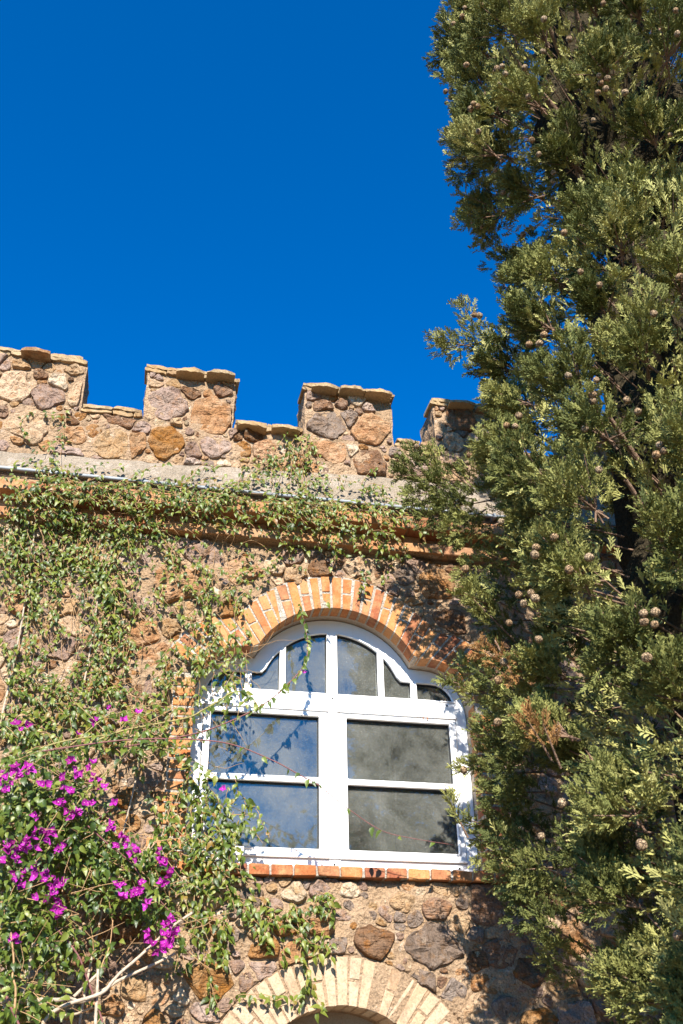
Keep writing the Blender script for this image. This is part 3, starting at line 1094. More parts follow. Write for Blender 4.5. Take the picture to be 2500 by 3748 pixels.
for sd in (-1, 1):
    x_in = 0.87
    V, Fs = box_arrays(min(sd * 0.8735, sd * 1.0), max(sd * 0.8735, sd * 1.0), -0.003, 0.105, 3.005, 4.11)
    jamb = obj_np('window_jamb', house, V, Fs, MAT['mortar_white'])
    z, i = 3.012, 0
    while z < 4.09:
        h = rng.uniform(0.046, 0.052)
        L = (0.118 if z > 3.5 else (0.20 if i % 4 < 2 else 0.13)) + rng.normal(0, 0.006)
        if L > 0.16:
            pieces = [(0.0, L)] if i % 2 else [(0.0, 0.105), (0.118, L)]
        else:
            pieces = [(0.0, L)]
        for p0, p1 in pieces:
            xa, xb = sd * (x_in + p0), sd * (x_in + p1)
            prism('brick', jamb, [(min(xa, xb), z), (max(xa, xb), z), (max(xa, xb), z + h), (min(xa, xb), z + h)], -0.010 + rng.normal(0, 0.0025), 0.108, MAT['brick'], 0.004, 0.0015)
        z += h + 0.0145
        i += 1

V, Fs = box_arrays(-1.02, 1.06, -0.040, 0.16, 2.945, 2.994)
sill = obj_np('window_sill', house, V, Fs, MAT['mortar_white'])
x = -1.03
while x < 1.05:
    w = rng.uniform(0.110, 0.122)
    prism('brick', sill, [(x, 2.942), (x + w, 2.942), (x + w, 2.999), (x, 2.999)], -0.052 + rng.normal(0, 0.003), 0.155, MAT['brick'], 0.005, 0.0018)
    x += w + 0.012

# plastered reveal, continuous from the brick edge past the frame to the inside of the wall
V, Fs = [], []
for x, z in OPENING:
    for y in (0.02, 0.19, 0.26, THICK + 0.06):
        k_ = 1.004 if y < 0.2 else 1.015
        V.append((x * k_, y, (z - 3.6) * k_ + 3.6))
m = len(OPENING)
for i in range(m):
    j = (i + 1) % m
    for q in range(3):
        Fs.append((i * 4 + q, i * 4 + q + 1, j * 4 + q + 1, j * 4 + q))
obj_np('reveal', house, V, Fs, [MAT['reveal'], MAT['room']], smooth=False, mat_idx=[0 if i % 3 < 1 else 1 for i in range(len(Fs))])

# ------------------------------------------------------------------ the white window
win = empty('window', (0, 0.17, 3.0), house)
def wpart(o):
    o.matrix_parent_inverse = Matrix.Translation((0, -0.17, -3.0))
    return o


def arc_pts(cz, r, x0, x1, n=9):
    return [(x, cz + sqrt(max(r * r - x * x, 0))) for x in np.linspace(x0, x1, n)]


def grow(poly, d):
    P = np.array(poly)
    n = len(P)
    A = 0.5 * np.sum(P[:, 0] * np.roll(P[:, 1], -1) - np.roll(P[:, 0], -1) * P[:, 1])
    sgn = 1 if A > 0 else -1
    out = []
    for i in range(n):
        a, b, c = P[i - 1], P[i], P[(i + 1) % n]
        n1 = np.array([(b - a)[1], -(b - a)[0]]); n1 /= np.linalg.norm(n1) + 1e-12
        n2 = np.array([(c - b)[1], -(c - b)[0]]); n2 /= np.linalg.norm(n2) + 1e-12
        v = n1 + n2
        v /= max(1.0 + n1 @ n2, 0.35)
        out.append(tuple(b + v * d * sgn))
    return out


def rrect(x0, x1, z0, z1, r=0.012, n=4):
    P = []
    for cx_, cz_, a0 in ((x1 - r, z0 + r, -pi / 2), (x1 - r, z1 - r, 0), (x0 + r, z1 - r, pi / 2), (x0 + r, z0 + r, pi)):
        for t in np.linspace(0, pi / 2, n):
            P.append((cx_ + r * cos(a0 + t), cz_ + r * sin(a0 + t)))
    return P


LIGHTS = []
for sd in (-1, 1):
    A_ = [(0.035, 4.11), (0.30, 4.11)] + arc_pts(4.06, 0.466, 0.30, 0.035)
    B_ = [(0.34, 4.11), (0.515, 4.11), (0.515, 4.22), (0.45, 4.223)] + [(x, 4.06 + sqrt(0.466 ** 2 - x * x) - 0.0) for x in np.linspace(0.425, 0.34, 6)]
    C_ = [(0.556, 4.11), (0.79, 4.11), (0.775, 4.145), (0.751, 4.175), (0.722, 4.200), (0.69, 4.214), (0.64, 4.218), (0.556, 4.218)]
    for L in (A_, B_, C_):
        P = [(sd * x, z) for x, z in L]
        LIGHTS.append(P if sd > 0 else P[::-1])
outer = [(x * 1.001, z if z > 3.01 else 3.004) for x, z in OPENING]
SASH_HOLE = rrect(-0.803, 0.803, 3.088, 3.992, 0.004, 2)
frame = wpart(shape2d('frame', win, [outer, SASH_HOLE] + LIGHTS, 0.170, 0.060, MAT['paint'], 0.003))
# raised beads round each top light
for L in LIGHTS:
    wpart(shape2d('glazing_bead', win, [grow(L, 0.013), grow(L, 0.0015)], 0.164, 0.030, MAT['paint'], 0.003))
    wpart(shape2d('gasket', win, [grow(L, 0.004), grow(L, -0.004)], 0.180, 0.030, MAT['gasket'], 0.001))
    wpart(shape2d('pane', win, [grow(L, 0.004)], 0.197, 0.006, MAT['glass'], 0.0005))
wpart(shape2d('drip_strip', win, [rrect(-0.80, 0.80, 3.984, 4.004, 0.003, 2)], 0.154, 0.030, MAT['paint'], 0.003))
for sd in (-1, 1):
    P0, P1 = (0.032, 0.798)
    xs = sorted((sd * P0, sd * P1))
    g0, g1 = sorted((sd * 0.087, sd * 0.755))
    H1 = rrect(g0, g1, 3.565, 3.949, 0.008)
    H2 = rrect(g0, g1, 3.144, 3.528, 0.008)
    sash = wpart(shape2d('sash', win, [rrect(xs[0], xs[1], 3.096, 3.986, 0.004, 2), H1, H2], 0.166, 0.050, MAT['paint'], 0.003))
    for H in (H1, H2):
        wpart(shape2d('glazing_bead', win, [grow(H, 0.012), grow(H, 0.001)], 0.161, 0.030, MAT['paint'], 0.003))
        wpart(shape2d('gasket', win, [grow(H, 0.003), grow(H, -0.005)], 0.180, 0.030, MAT['gasket'], 0.001))
        wpart(shape2d('pane', win, [grow(H, 0.003)], 0.199, 0.006, MAT['glass'], 0.0005))
    wpart(shape2d('drip_strip', win, [rrect(xs[0], xs[1], 3.090, 3.103, 0.003, 2)], 0.150, 0.030, MAT['paint'], 0.003))
wpart(shape2d('mullion', win, [rrect(-0.030, 0.030, 3.090, 3.990, 0.003, 2)], 0.160, 0.060, MAT['paint'], 0.004))
def screw(x, z, y, r=0.006):
    pts = [(x + r * cos(a), z + r * sin(a)) for a in np.linspace(0, 2 * pi, 10, endpoint=False)]
    wpart(shape2d('screw', win, [pts], y, 0.006, MAT['screw'], 0.0008))
for x in (-0.75, 0.0, 0.75):
    screw(x, 4.077, 0.167)
    screw(x, 3.061, 0.167)

# room behind the glass
rm = []
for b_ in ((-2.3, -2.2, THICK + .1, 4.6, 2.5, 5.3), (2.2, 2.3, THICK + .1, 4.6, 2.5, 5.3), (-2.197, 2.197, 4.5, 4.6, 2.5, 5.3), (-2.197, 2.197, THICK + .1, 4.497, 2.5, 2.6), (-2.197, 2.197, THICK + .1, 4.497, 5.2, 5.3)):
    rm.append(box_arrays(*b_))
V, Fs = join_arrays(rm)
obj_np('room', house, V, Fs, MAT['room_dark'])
V, Fs = join_arrays([box_arrays(-2.19, -0.90, THICK + .003, THICK + .1, 2.603, 5.197), box_arrays(0.90, 2.19, THICK + .003, THICK + .1, 2.603, 5.197)])
obj_np('inner_wall', house, V, Fs, MAT['room'])
V, Fs = box_arrays(-2.19, float(W(1438, 2882, 3.2)[0]), 3.2, 3.3, 2.603, 5.197)
obj_np('partition', house, V, Fs, MAT['room'])

# ------------------------------------------------------------------ the door arch below
dn = 41
da = np.linspace(-pi / 2, pi / 2, 61)
inn = [((DR + .003) * sin(a), DCZ + (DR + .003) * cos(a)) for a in da]
outr = [((DR + 0.243) * sin(a), DCZ + (DR + 0.243) * cos(a)) for a in da]
V, Fs = ring_mesh(inn, outr, -0.0045, 0.30)
darch = obj_np('door_arch', house, V, Fs, MAT['mortar'])
nd_ = 31
for i in range(nd_):
    a = -pi / 2 + (i + 0.5) * pi / nd_
    dx, dz, ux, uz = sin(a), cos(a), cos(a), -sin(a)
    w0, w1 = 0.0215, 0.0315
    segs = [(0.0, 0.235)] if (i % 3) != 1 else [(0.0, 0.118), (0.130, 0.235)]
    for s0, s1 in segs:
        wa, wb = w0 + (w1 - w0) * s0 / 0.235, w0 + (w1 - w0) * s1 / 0.235
        c = lambda s, r: (ux * s + dx * (DR + r), DCZ + uz * s + dz * (DR + r))
        prism('brick', darch, [c(-wa, s0), c(wa, s0), c(wb, s1), c(-wb, s1)], -0.009 + rng.normal(0, 0.002), 0.20, MAT['brick_pale'], 0.004, 0.0015)
V, Fs = join_arrays([box_arrays(-DR - .05, DR + .05, 0.29, 0.33, 0.0, 2.45)])
obj_np('door_infill', house, V, Fs, MAT['reveal'])
for sd in (-1, 1):
    V, Fs = box_arrays(min(sd * (DR + .002), sd * (DR + .24)), max(sd * (DR + .002), sd * (DR + .24)), -0.004, 0.3, 0, DCZ - .003)
    obj_np('door_jamb', house, V, Fs, MAT['mortar'])

# ------------------------------------------------------------------ pipe
pp = [(x, -0.118, 5.388 + 0.004 * noise.noise((x, 2, 2))) for x in np.linspace(XL + .05, 2.2, 30)]
V, Fq = tube_arrays(pp, 0.0125, 0.0125, 10)
pipe = empty('metal_pipe', (XL, -0.118, 5.388))
tag(pipe, 'thin grey metal pipe running along the plaster band under the battlements', 'pipe')
o = obj_np('tube', pipe, V, Fq, MAT['pipe'], smooth=True)
o.matrix_parent_inverse = Matrix.Translation((-XL, 0.118, -5.388))
for x in (-2.9, -1.9, -0.9, 0.1, 1.1, 2.0):
    V, Fs = box_arrays(x, x + 0.018, -0.134, -0.06, 5.372, 5.404)
    o = obj_np('clip', pipe, V, Fs, MAT['pipe'])
    o.matrix_parent_inverse = Matrix.Translation((-XL, 0.118, -5.388))
# ------------------------------------------------------------------ leaves
def leaf_template(w=0.27, fold=0.11, droop=0.20):
    """pointed leaf of unit length: base at origin, tip along +x, face towards +z"""
    rib = [(0.0, 0.0), (0.30, 0.02), (0.62, -0.02), (1.0, -droop)]
    V = [(x, 0, z) for x, z in rib]
    for s in (1, -1):
        V += [(0.12, s * w * 0.80, fold * 0.9), (0.40, s * w, fold), (0.70, s * w * 0.52, fold * 0.3 - droop * 0.25)]
    F_ = []
    for o_, flip in ((4, 0), (7, 1)):
        t = [(0, 1, o_), (1, o_ + 1, o_), (1, 2, o_ + 1), (2, o_ + 2, o_ + 1), (2, 3, o_ + 2)]
        F_ += [f if not flip else f[::-1] for f in t]
    return np.array(V, float), np.array(F_)


LV, LF = leaf_template()


def leaf_frames(pos, axis, nrm, size):
    axis = axis / (np.linalg.norm(axis, axis=1)[:, None] + 1e-9)
    nrm = nrm - axis * np.sum(nrm * axis, 1)[:, None]
    nrm /= np.linalg.norm(nrm, axis=1)[:, None] + 1e-9
    side = np.cross(nrm, axis)
    return np.stack([axis * size[:, None], side * size[:, None], nrm * size[:, None]], 2)   # columns


def place_leaves(parent, pos, axis, nrm, size, mat, nobj, tv=LV, tf=LF, score=None, stuff_name='foliage', name='leaf'):
    Mx = leaf_frames(pos, axis, nrm, size)
    n = len(pos)
    if score is None:
        score = size
    order = np.argsort(-score)
    first, rest = order[:nobj], order[nobj:]
    me = mesh_np(name, tv, tf, mats=[mat], smooth=True)
    for i in first:
        o = bpy.data.objects.new(name, me)
        m4 = Matrix.Identity(4)
        for c in range(3):
            for r_ in range(3):
                m4[r_][c] = Mx[i][r_, c]
            m4[c][3] = pos[i][c]
        link(o, parent)
        o.matrix_world = m4 if parent is None else m4
        o.matrix_parent_inverse = Matrix.Translation(-Vector(parent.location)) if parent else Matrix.Identity(4)
    if len(rest):
        V = np.einsum('nij,kj->nki', Mx[rest], tv) + pos[rest][:, None, :]
        Fq = (tf[None] + (np.arange(len(rest)) * len(tv))[:, None, None]).reshape(-1, tf.shape[1])
        rnd = np.repeat(rng.random(len(rest)), len(tv))
        o = obj_np(stuff_name, parent, V.reshape(-1, 3), Fq, mat, rnd=rnd, smooth=True)
        o.matrix_parent_inverse = Matrix.Translation(-Vector(parent.location)) if parent else Matrix.Identity(4)
        tag(o, kind='stuff')


def child_tube(name, parent, pts, r0, r1, mat, **kw):
    o = tube(name, parent, pts, r0, r1, mat, **kw)
    o.matrix_parent_inverse = Matrix.Translation(-Vector(parent.location))
    return o


# ------------------------------------------------------------------ the vine on the wall
def surf_y(x, z):
    """front of what the vine climbs over"""
    if z > 5.62: return -0.03
    if z > 5.40: return -0.10
    if z > 5.20: return -0.15
    if z > 5.05: return -0.09
    return -0.035


vine = empty('climbing_vine', (-1.9, -0.1, 0.0))
tag(vine, 'leafy green creeper spreading over the stone wall, the pipe and the window edge', 'vine')
# strand start area (photo pixels), size, number of strands, main heading (deg, 0 = right, -90 = down), length (leaves), lift
AREAS = [
    (40, 1775, 60, 40, 10, -30, 14, 0.06), (200, 1770, 90, 34, 20, -20, 14, 0.06), (400, 1790, 90, 30, 22, -15, 14, 0.06), (600, 1800, 90, 26, 22, -15, 14, 0.06),
    (800, 1815, 90, 24, 20, -12, 14, 0.06), (1000, 1835, 80, 24, 20, -15, 14, 0.06), (1180, 1850, 90, 24, 20, -20, 14, 0.06), (1360, 1855, 80, 30, 14, -30, 12, 0.05),
    (60, 1880, 80, 60, 24, -60, 16, 0.05), (220, 1890, 90, 60, 28, -60, 16, 0.05), (400, 1900, 90, 50, 26, -70, 16, 0.05), (540, 1920, 70, 40, 14, -70, 14, 0.05),
    (60, 2010, 90, 70, 26, -70, 16, 0.04), (220, 2020, 90, 70, 28, -70, 16, 0.04), (390, 2030, 70, 60, 22, -75, 16, 0.04), (680, 1990, 60, 60, 9, -80, 14, 0.04),
    (400, 2130, 60, 60, 18, -80, 16, 0.04), (120, 2180, 110, 80, 16, -80, 15, 0.035), (300, 2200, 60, 80, 10, -90, 15, 0.035), (410, 2290, 50, 70, 20, -95, 14, 0.04), (370, 2400, 60, 60, 16, -110, 14, 0.04),
    (60, 2330, 60, 90, 12, -85, 15, 0.03), (130, 2470, 110, 40, 15, -20, 16, 0.03), (290, 2470, 100, 60, 13, 0, 15, 0.03), (90, 2560, 90, 50, 26, -40, 15, 0.05), (230, 2580, 110, 40, 20, -20, 14, 0.05), (60, 2640, 70, 40, 22, -40, 14, 0.05),
    (600, 2110, 60, 40, 8, -80, 15, 0.04), (740, 2100, 40, 60, 10, -85, 18, 0.04), (770, 2260, 50, 70, 13, -90, 16, 0.05), (830, 2330, 40, 60, 10, -90, 16, 0.06), (700, 2400, 50, 60, 12, -80, 14, 0.05), (620, 2360, 50, 60, 8, -60, 13, 0.04),
    (560, 2460, 70, 50, 10, -40, 13, 0.04), (480, 2560, 110, 60, 14, -20, 14, 0.05), (400, 2660, 130, 50, 13, -10, 14, 0.06),
    (1000, 2030, 70, 30, 6, 190, 16, 0.04), (1120, 2015, 60, 20, 4, 180, 16, 0.04), (890, 2140, 70, 30, 9, 205, 12, 0.05), (960, 2100, 50, 30, 6, 195, 12, 0.05), (1180, 1990, 40, 40, 4, -80, 10, 0.04), (1330, 1960, 60, 60, 6, -95, 14, 0.06), (1430, 2000, 40, 40, 4, -110, 12, 0.05),
    (1080, 1600, 40, 25, 12, -95, 10, 0.05), (1050, 1660, 45, 25, 6, -120, 10, 0.04), (1110, 1690, 20, 40, 7, -88, 13, 0.03), (960, 1720, 40, 20, 3, 200, 12, 0.03), (1180, 1750, 70, 20, 4, -40, 8, 0.03), (1330, 1790, 60, 20, 6, 10, 9, 0.03),
    (235, 1520, 8, 20, 3, -110, 18, 0.02), (190, 1610, 10, 20, 3, -115, 12, 0.02), (140, 1700, 40, 20, 6, -60, 10, 0.04),
    (560, 2700, 60, 30, 6, -30, 12, 0.06), (680, 2780, 40, 30, 4, -60, 10, 0.06), (690, 2860, 60, 60, 14, -80, 15, 0.07), (760, 2900, 60, 80, 16, -85, 16, 0.08), (840, 2880, 40, 100, 9, -88, 18, 0.07), (600, 2930, 40, 50, 5, -70, 12, 0.05),
    (700, 3020, 60, 60, 18, -85, 16, 0.07), (780, 3060, 60, 50, 15, -85, 15, 0.08), (680, 3150, 60, 40, 14, -85, 15, 0.06), (760, 3180, 60, 40, 12, -85, 14, 0.07), (860, 3080, 30, 80, 5, -88, 12, 0.07),
    (740, 3290, 50, 60, 10, -80, 14, 0.04), (850, 3300, 50, 50, 10, -60, 12, 0.04), (950, 3320, 60, 50, 11, -40, 12, 0.035), (1070, 3330, 60, 50, 8, -40, 10, 0.035), (1000, 3390, 60, 40, 8, -30, 10, 0.035), (1240, 3290, 40, 40, 5, -120, 10, 0.035), (1130, 3280, 50, 40, 5, -70, 10, 0.035),
    (840, 3420, 40, 60, 6, -90, 12, 0.035), (760, 3560, 60, 40, 4, -130, 10, 0.03), (1110, 3500, 20, 60, 5, -90, 14, 0.035), (1190, 3420, 30, 50, 4, -110, 10, 0.035), (1060, 3640, 60, 20, 3, 200, 14, 0.03), (1120, 3600, 15, 50, 4, -88, 12, 0.03),
    (900, 2420, 30, 60, 3, -90, 12, 0.08), (830, 2450, 40, 40, 6, -90, 14, 0.08), (1090, 2210, 110, 20, 3, 15, 9, 0.04), (1330, 2070, 40, 30, 3, -95, 9, 0.04),
]
pos, ax_, nr_, sz_, twigs = [], [], [], [], []
PXM = 1.0 / 560.0
for (cx0, cy0, sx, sy, ns, head, ln_, lift) in AREAS:
    kf = 0.80 if cy0 < 1865 else (0.62 if cy0 < 2060 else 0.52)
    if cy0 > 2680: kf = 0.55
    ln_ *= 1.0 if cy0 < 1865 else 0.72
    for _ in range(max(1, int(ns * kf * 1.2 + rng.random()))):
        x, y = rng.normal(cx0, sx * 0.62), rng.normal(cy0, sy * 0.62)
        h = radians(head) + rng.normal(0, 0.55)
        L = max(4, int(ln_ * rng.uniform(0.5, 1.25)))
        d = lift * rng.uniform(0.3, 1.25)
        path = []
        for s in range(L):
            st = rng.uniform(12, 22)
            h += rng.normal(0, 0.30)
            h += 0.10 * (radians(head) - h)
            x += st * cos(h)
            y -= st * sin(h)
            w0 = W(x, y, -0.05)
            d2 = d + 0.02 * sin(s * 0.6 + x * 0.01)
            p = W(x, y, surf_y(w0[0], w0[2]) - d2 * 0.8)
            path.append(p)
            for sgn in ((1, -1) if rng.random() < 0.45 else (rng.choice((-1, 1)),)):
                if rng.random() < 0.12: continue
                la = rng.normal(-pi / 2, 0.62) + sgn * 0.35
                a3 = np.array([cos(la), rng.normal(-0.25, 0.25), sin(la)])
                n3 = np.array([rng.normal(-0.12, 0.42), -1.0, rng.normal(0.55, 0.42)])
                pos.append(p + np.array([sgn * 0.006 + rng.normal(0, 0.008), rng.normal(0, 0.014), rng.normal(0, 0.008)]))
                ax_.append(a3); nr_.append(n3)
                sz_.append(np.clip(rng.normal(0.0355, 0.009), 0.018, 0.060) * (1.10 if y > 2600 else 0.98))
        if len(path) > 3:
            twigs.append(tube_arrays(catmull(path, 2), rng.uniform(0.0016, 0.0028), 0.0012, 4))
pos, ax_, nr_, sz_ = map(np.array, (pos, ax_, nr_, sz_))
dcam = np.linalg.norm(pos - CAM, axis=1)
# thin bits of stem with no leaves that criss-cross the wall
for _ in range(150):
    x, y = rng.uniform(0, 900), rng.uniform(1850, 2750)
    h = rng.normal(-1.3, 0.6)
    path = []
    for s in range(rng.integers(5, 13)):
        h += rng.normal(0, 0.25)
        x += 22 * cos(h); y -= 22 * sin(h)
        w0 = W(x, y, -0.05)
        path.append(W(x, y, surf_y(w0[0], w0[2]) - 0.006))
    twigs.append(tube_arrays(catmull(path, 2), 0.0018, 0.0010, 4))
V, Fq = join_arrays(twigs)
o = obj_np('twigs', vine, V, Fq, MAT['stem_tan'], smooth=True)
o.matrix_parent_inverse = Matrix.Translation(-Vector(vine.location))
tag(o, kind='stuff')
place_leaves(vine, pos, ax_, nr_, sz_, MAT['vine_leaf'], 300, score=sz_ / dcam)
print('vine leaves', len(pos))

def onpx(lst, Ys, sc=1.0, o=(0, 0)):
    n = len(lst)
    Ys = np.interp(np.linspace(0, 1, n), np.linspace(0, 1, len(Ys)), Ys)
    return [W(x * sc + o[0], y * sc + o[1], Y) for (x, y), Y in zip(lst, Ys)]


# woody runners of the vine down to the ground
for k_, (x0, z1, x1) in enumerate(((-1.95, 5.2, -2.1), (-1.55, 4.6, -1.7), (-1.2, 3.6, -1.35))):
    pts = [(x0 + (x1 - x0) * t + 0.06 * sin(7 * t + k_), -0.055 + 0.01 * sin(9 * t), z1 * (1 - t)) for t in np.linspace(0, 1, 12)]
    child_tube('stem', vine, pts, 0.004, 0.012, MAT['dead'], n=4)

# ------------------------------------------------------------------ bougainvillea
boug = empty('bougainvillea', (-1.9, -0.55, 0.0))
tag(boug, 'bougainvillea bush with magenta flowers and long thorny stems against the wall', 'shrub')
R4, R5, R6, R1 = (0.765, (600, 2500)), (0.5102, (0, 2550)), (0.574, (0, 3000)), (0.2551, (660, 2200))
stems = [
    ('stem_red', onpx([(-600, 330), (-300, 285), (-100, 268), (140, 270), (330, 295), (520, 370), (650, 440), (740, 490), (880, 600), (1040, 705), (1200, 745), (1390, 775)], [-0.45, -0.32, -0.30, -0.28], *R4), 0.006, 0.0018),
    ('stem_red', [W(x, y, Y) for x, y, Y in [(420, 2740, -.34), (560, 2715, -.30), (707, 2687, -.26), (791, 2661, -.22), (906, 2611, -.18), (967, 2576, -.15), (1028, 2530, -.13), (1051, 2507, -.12), (1094, 2461, -.11), (1112, 2431, -.10), (1125, 2392, -.09), (1124, 2341, -.08), (1119, 2300, -.07), (1110, 2265, -.06), (1102, 2239, -.05), (1099, 2214, -.04)]], 0.006, 0.0018),
    ('stem_green', [W(x, y, Y) for x, y, Y in [(240, 2760, -.42), (380, 2700, -.36), (459, 2672, -.34), (535, 2657, -.32), (689, 2626, -.28), (744, 2598, -.26), (803, 2565, -.24), (844, 2537, -.23), (877, 2532, -.22), (910, 2544, -.22), (938, 2575, -.22), (947, 2598, -.22)]], 0.008, 0.0045),
    ('stem_green', onpx([(82, 2764), (214, 2718), (357, 2695), (459, 2695), (535, 2723), (607, 2744), (694, 2774), (790, 2840)], [-0.45, -0.3, -0.22]), 0.0065, 0.003),
    ('stem_green', onpx([(-60, 2830), (41, 2785), (230, 2744), (383, 2626), (434, 2611), (474, 2598), (600, 2570)], [-0.4, -0.28]), 0.0065, 0.0025),
    ('stem_red', onpx([(560, 40), (700, 165), (830, 270), (920, 400), (990, 480), (1100, 610)], [-0.45, -0.36], *R6), 0.005, 0.003),
    ('stem_green', onpx([(940, 370), (830, 480), (700, 600), (590, 720), (500, 850), (430, 960), (370, 1060), (260, 1200), (200, 1310)], [-0.35, -0.5, -0.55], *R5), 0.003, 0.007),
    ('dead', onpx([(1225, 595), (1100, 680), (980, 790), (870, 890), (770, 975), (715, 1035), (640, 1110), (400, 1190), (280, 1290), (250, 1420)], [-0.28, -0.35, -0.5, -0.55], *R6), 0.0085, 0.012),
    ('dead', onpx([(1115, 855), (1030, 900), (900, 960), (770, 1020), (680, 1075), (620, 1115), (560, 1150), (500, 1160), (430, 1140), (360, 1150), (180, 1150), (0, 1160), (-150, 1190)], [-0.26, -0.35, -0.45, -0.5], *R6), 0.008, 0.015),
    ('dead', onpx([(625, 955), (622, 1050), (615, 1180), (608, 1320)], [-0.45, -0.5], *R6), 0.008, 0.010),
    ('dead', onpx([(640, 965), (560, 1045), (470, 1130)], [-0.40, -0.42], *R6), 0.008, 0.010),
    ('stem_red', onpx([(320, 660), (420, 760), (500, 870), (540, 970), (580, 1080), (620, 1180), (660, 1310)], [-0.5, -0.48], *R6), 0.006, 0.006),
    ('stem_red', onpx([(-60, 960), (0, 1040), (50, 1150), (120, 1310)], [-0.6, -0.6], *R6), 0.008, 0.009),
    ('stem_tan', onpx([(70, 720), (88, 900), (80, 1000), (100, 1080), (90, 1250)], [-0.6, -0.6], *R6), 0.005, 0.007),
    ('dead', onpx([(370, 1250), (480, 1240), (560, 1210), (600, 1190)], [-0.3, -0.4], *R6), 0.007, 0.009),
    ('stem_tan', onpx([(720, 640), (700, 800), (660, 900), (640, 960)], [-0.35, -0.4], *R6), 0.003, 0.004),
    ('stem_red', onpx([(200, 230), (420, 130), (560, 40), (700, -60)], [-0.5, -0.4], *R6), 0.005, 0.003),
    ('stem_tan', onpx([(20, 380), (250, 480), (470, 500), (640, 690)], [-0.2, -0.22], *R6), 0.004, 0.003),
]
for m_, pts, r0, r1 in stems:
    child_tube('stem', boug, pts, r0 * 0.78, r1 * 0.78, MAT[m_], n=5)
# trunks from the soil up into the bush
for x0, x1, z1 in ((-1.75, -1.55, 2.5), (-1.85, -1.75, 2.9), (-1.95, -2.0, 2.6)):
    child_tube('trunk', boug, [(x0, -0.5, 0.0), (x0 + 0.03, -0.52, 0.8), ((x0 + x1) / 2, -0.5, 1.6), (x1, -0.48, z1)], 0.025, 0.012, MAT['dead'], n=5)

# thorns along the two long stems
th = []
for pts in (stems[0][1], stems[1][1]):
    c = catmull(pts, 4)
    for i in range(4, len(c) - 2, 3):
        d = np.array([rng.normal(0, 1), rng.normal(-0.3, 0.6), rng.normal(0, 1)])
        d /= np.linalg.norm(d)
        th.append(tube_arrays([c[i], c[i] + d * 0.008, c[i] + d * 0.015], 0.0014, 0.0002, 4))
V, Fq = join_arrays(th)
o = obj_np('thorns', boug, V, Fq, MAT['stem_red'], smooth=True)
o.matrix_parent_inverse = Matrix.Translation(-Vector(boug.location))
tag(o, kind='stuff')

BL = [  # leaf masses: px x, y, sx, sy, n, depth near, far
    (120, 2900, 150, 60, 260, -0.25, -0.55), (60, 2980, 110, 90, 330, -0.2, -0.6), (220, 2960, 90, 90, 260, -0.2, -0.55), (150, 3060, 160, 60, 300, -0.15, -0.55), (90, 3170, 140, 70, 280, -0.2, -0.6),
    (270, 3090, 110, 70, 240, -0.1, -0.5), (400, 3120, 90, 70, 200, -0.12, -0.45), (330, 3200, 130, 60, 200, -0.1, -0.45), (480, 3160, 80, 70, 130, -0.12, -0.40), (550, 3180, 60, 70, 110, -0.15, -0.35),
    (120, 3270, 140, 60, 240, -0.2, -0.6), (60, 3370, 100, 60, 200, -0.25, -0.6), (180, 3360, 90, 60, 150, -0.25, -0.55), (400, 3280, 110, 50, 110, -0.15, -0.45), (520, 3320, 70, 60, 90, -0.2, -0.40),
    (60, 3480, 80, 70, 170, -0.3, -0.6), (160, 3470, 70, 70, 110, -0.3, -0.55), (60, 3600, 80, 60, 150, -0.3, -0.6), (130, 3680, 110, 50, 110, -0.3, -0.6), (40, 3720, 70, 40, 90, -0.3, -0.6), (230, 3540, 60, 60, 40, -0.3, -0.5),
    (250, 3440, 60, 50, 40, -0.2, -0.5), (590, 3360, 50, 50, 50, -0.25, -0.35), (370, 3480, 60, 70, 30, -0.2, -0.4), (600, 3080, 50, 70, 60, -0.15, -0.35), (330, 2990, 90, 60, 80, -0.15, -0.45), (260, 2860, 80, 60, 110, -0.25, -0.5),
    (80, 2800, 90, 40, 130, -0.25, -0.5), (250, 2770, 100, 40, 90, -0.25, -0.45), (420, 2720, 110, 40, 60, -0.25, -0.4), (560, 2680, 90, 40, 40, -0.22, -0.32), (30, 3300, 50, 400, 160, -0.45, -0.65), (660, 3440, 30, 60, 20, -0.2, -0.3),
]
pos, ax_, nr_, sz_ = [], [], [], []
for cx0, cy0, sx, sy, n, d0, d1 in BL:
    for _ in range(int(n * 0.95)):
        x, y = rng.normal(cx0, sx * 0.6), rng.normal(cy0, sy * 0.6)
        Y = rng.uniform(d1, d0)
        pos.append(W(x, y, Y))
        la = rng.normal(-pi / 2, 0.9)
        ax_.append((cos(la), rng.normal(-0.35, 0.45), sin(la)))
        nr_.append((rng.normal(-0.1, 0.55), -0.8, rng.normal(0.6, 0.5)))
        sz_.append(np.clip(rng.normal(0.040, 0.011), 0.018, 0.064))
# leaves along the stems
for si, (m_, pts, r0, r1) in enumerate(stems):
    if m_ == 'dead': continue
    c = catmull(pts, 4)
    dens = 0.42 if si == 0 else (0.95 if si in (1, 2, 3, 4) else 0.6)
    for i in range(1, len(c)):
        if rng.random() > dens: continue
        la = rng.normal(-pi / 2, 0.5)
        pos.append(c[i] + rng.normal(0, 0.004, 3))
        ax_.append((cos(la), rng.normal(-0.3, 0.3), sin(la)))
        nr_.append((rng.normal(-0.2, 0.6), -0.8, rng.normal(0.5, 0.4)))
        sz_.append(np.clip(rng.normal(0.044, 0.01), 0.02, 0.065))
pos, ax_, nr_, sz_ = map(np.array, (pos, ax_, nr_, sz_))
dcam = np.linalg.norm(pos - CAM, axis=1)
place_leaves(boug, pos, ax_, nr_, sz_, MAT['boug_leaf'], 300, score=sz_ / dcam)
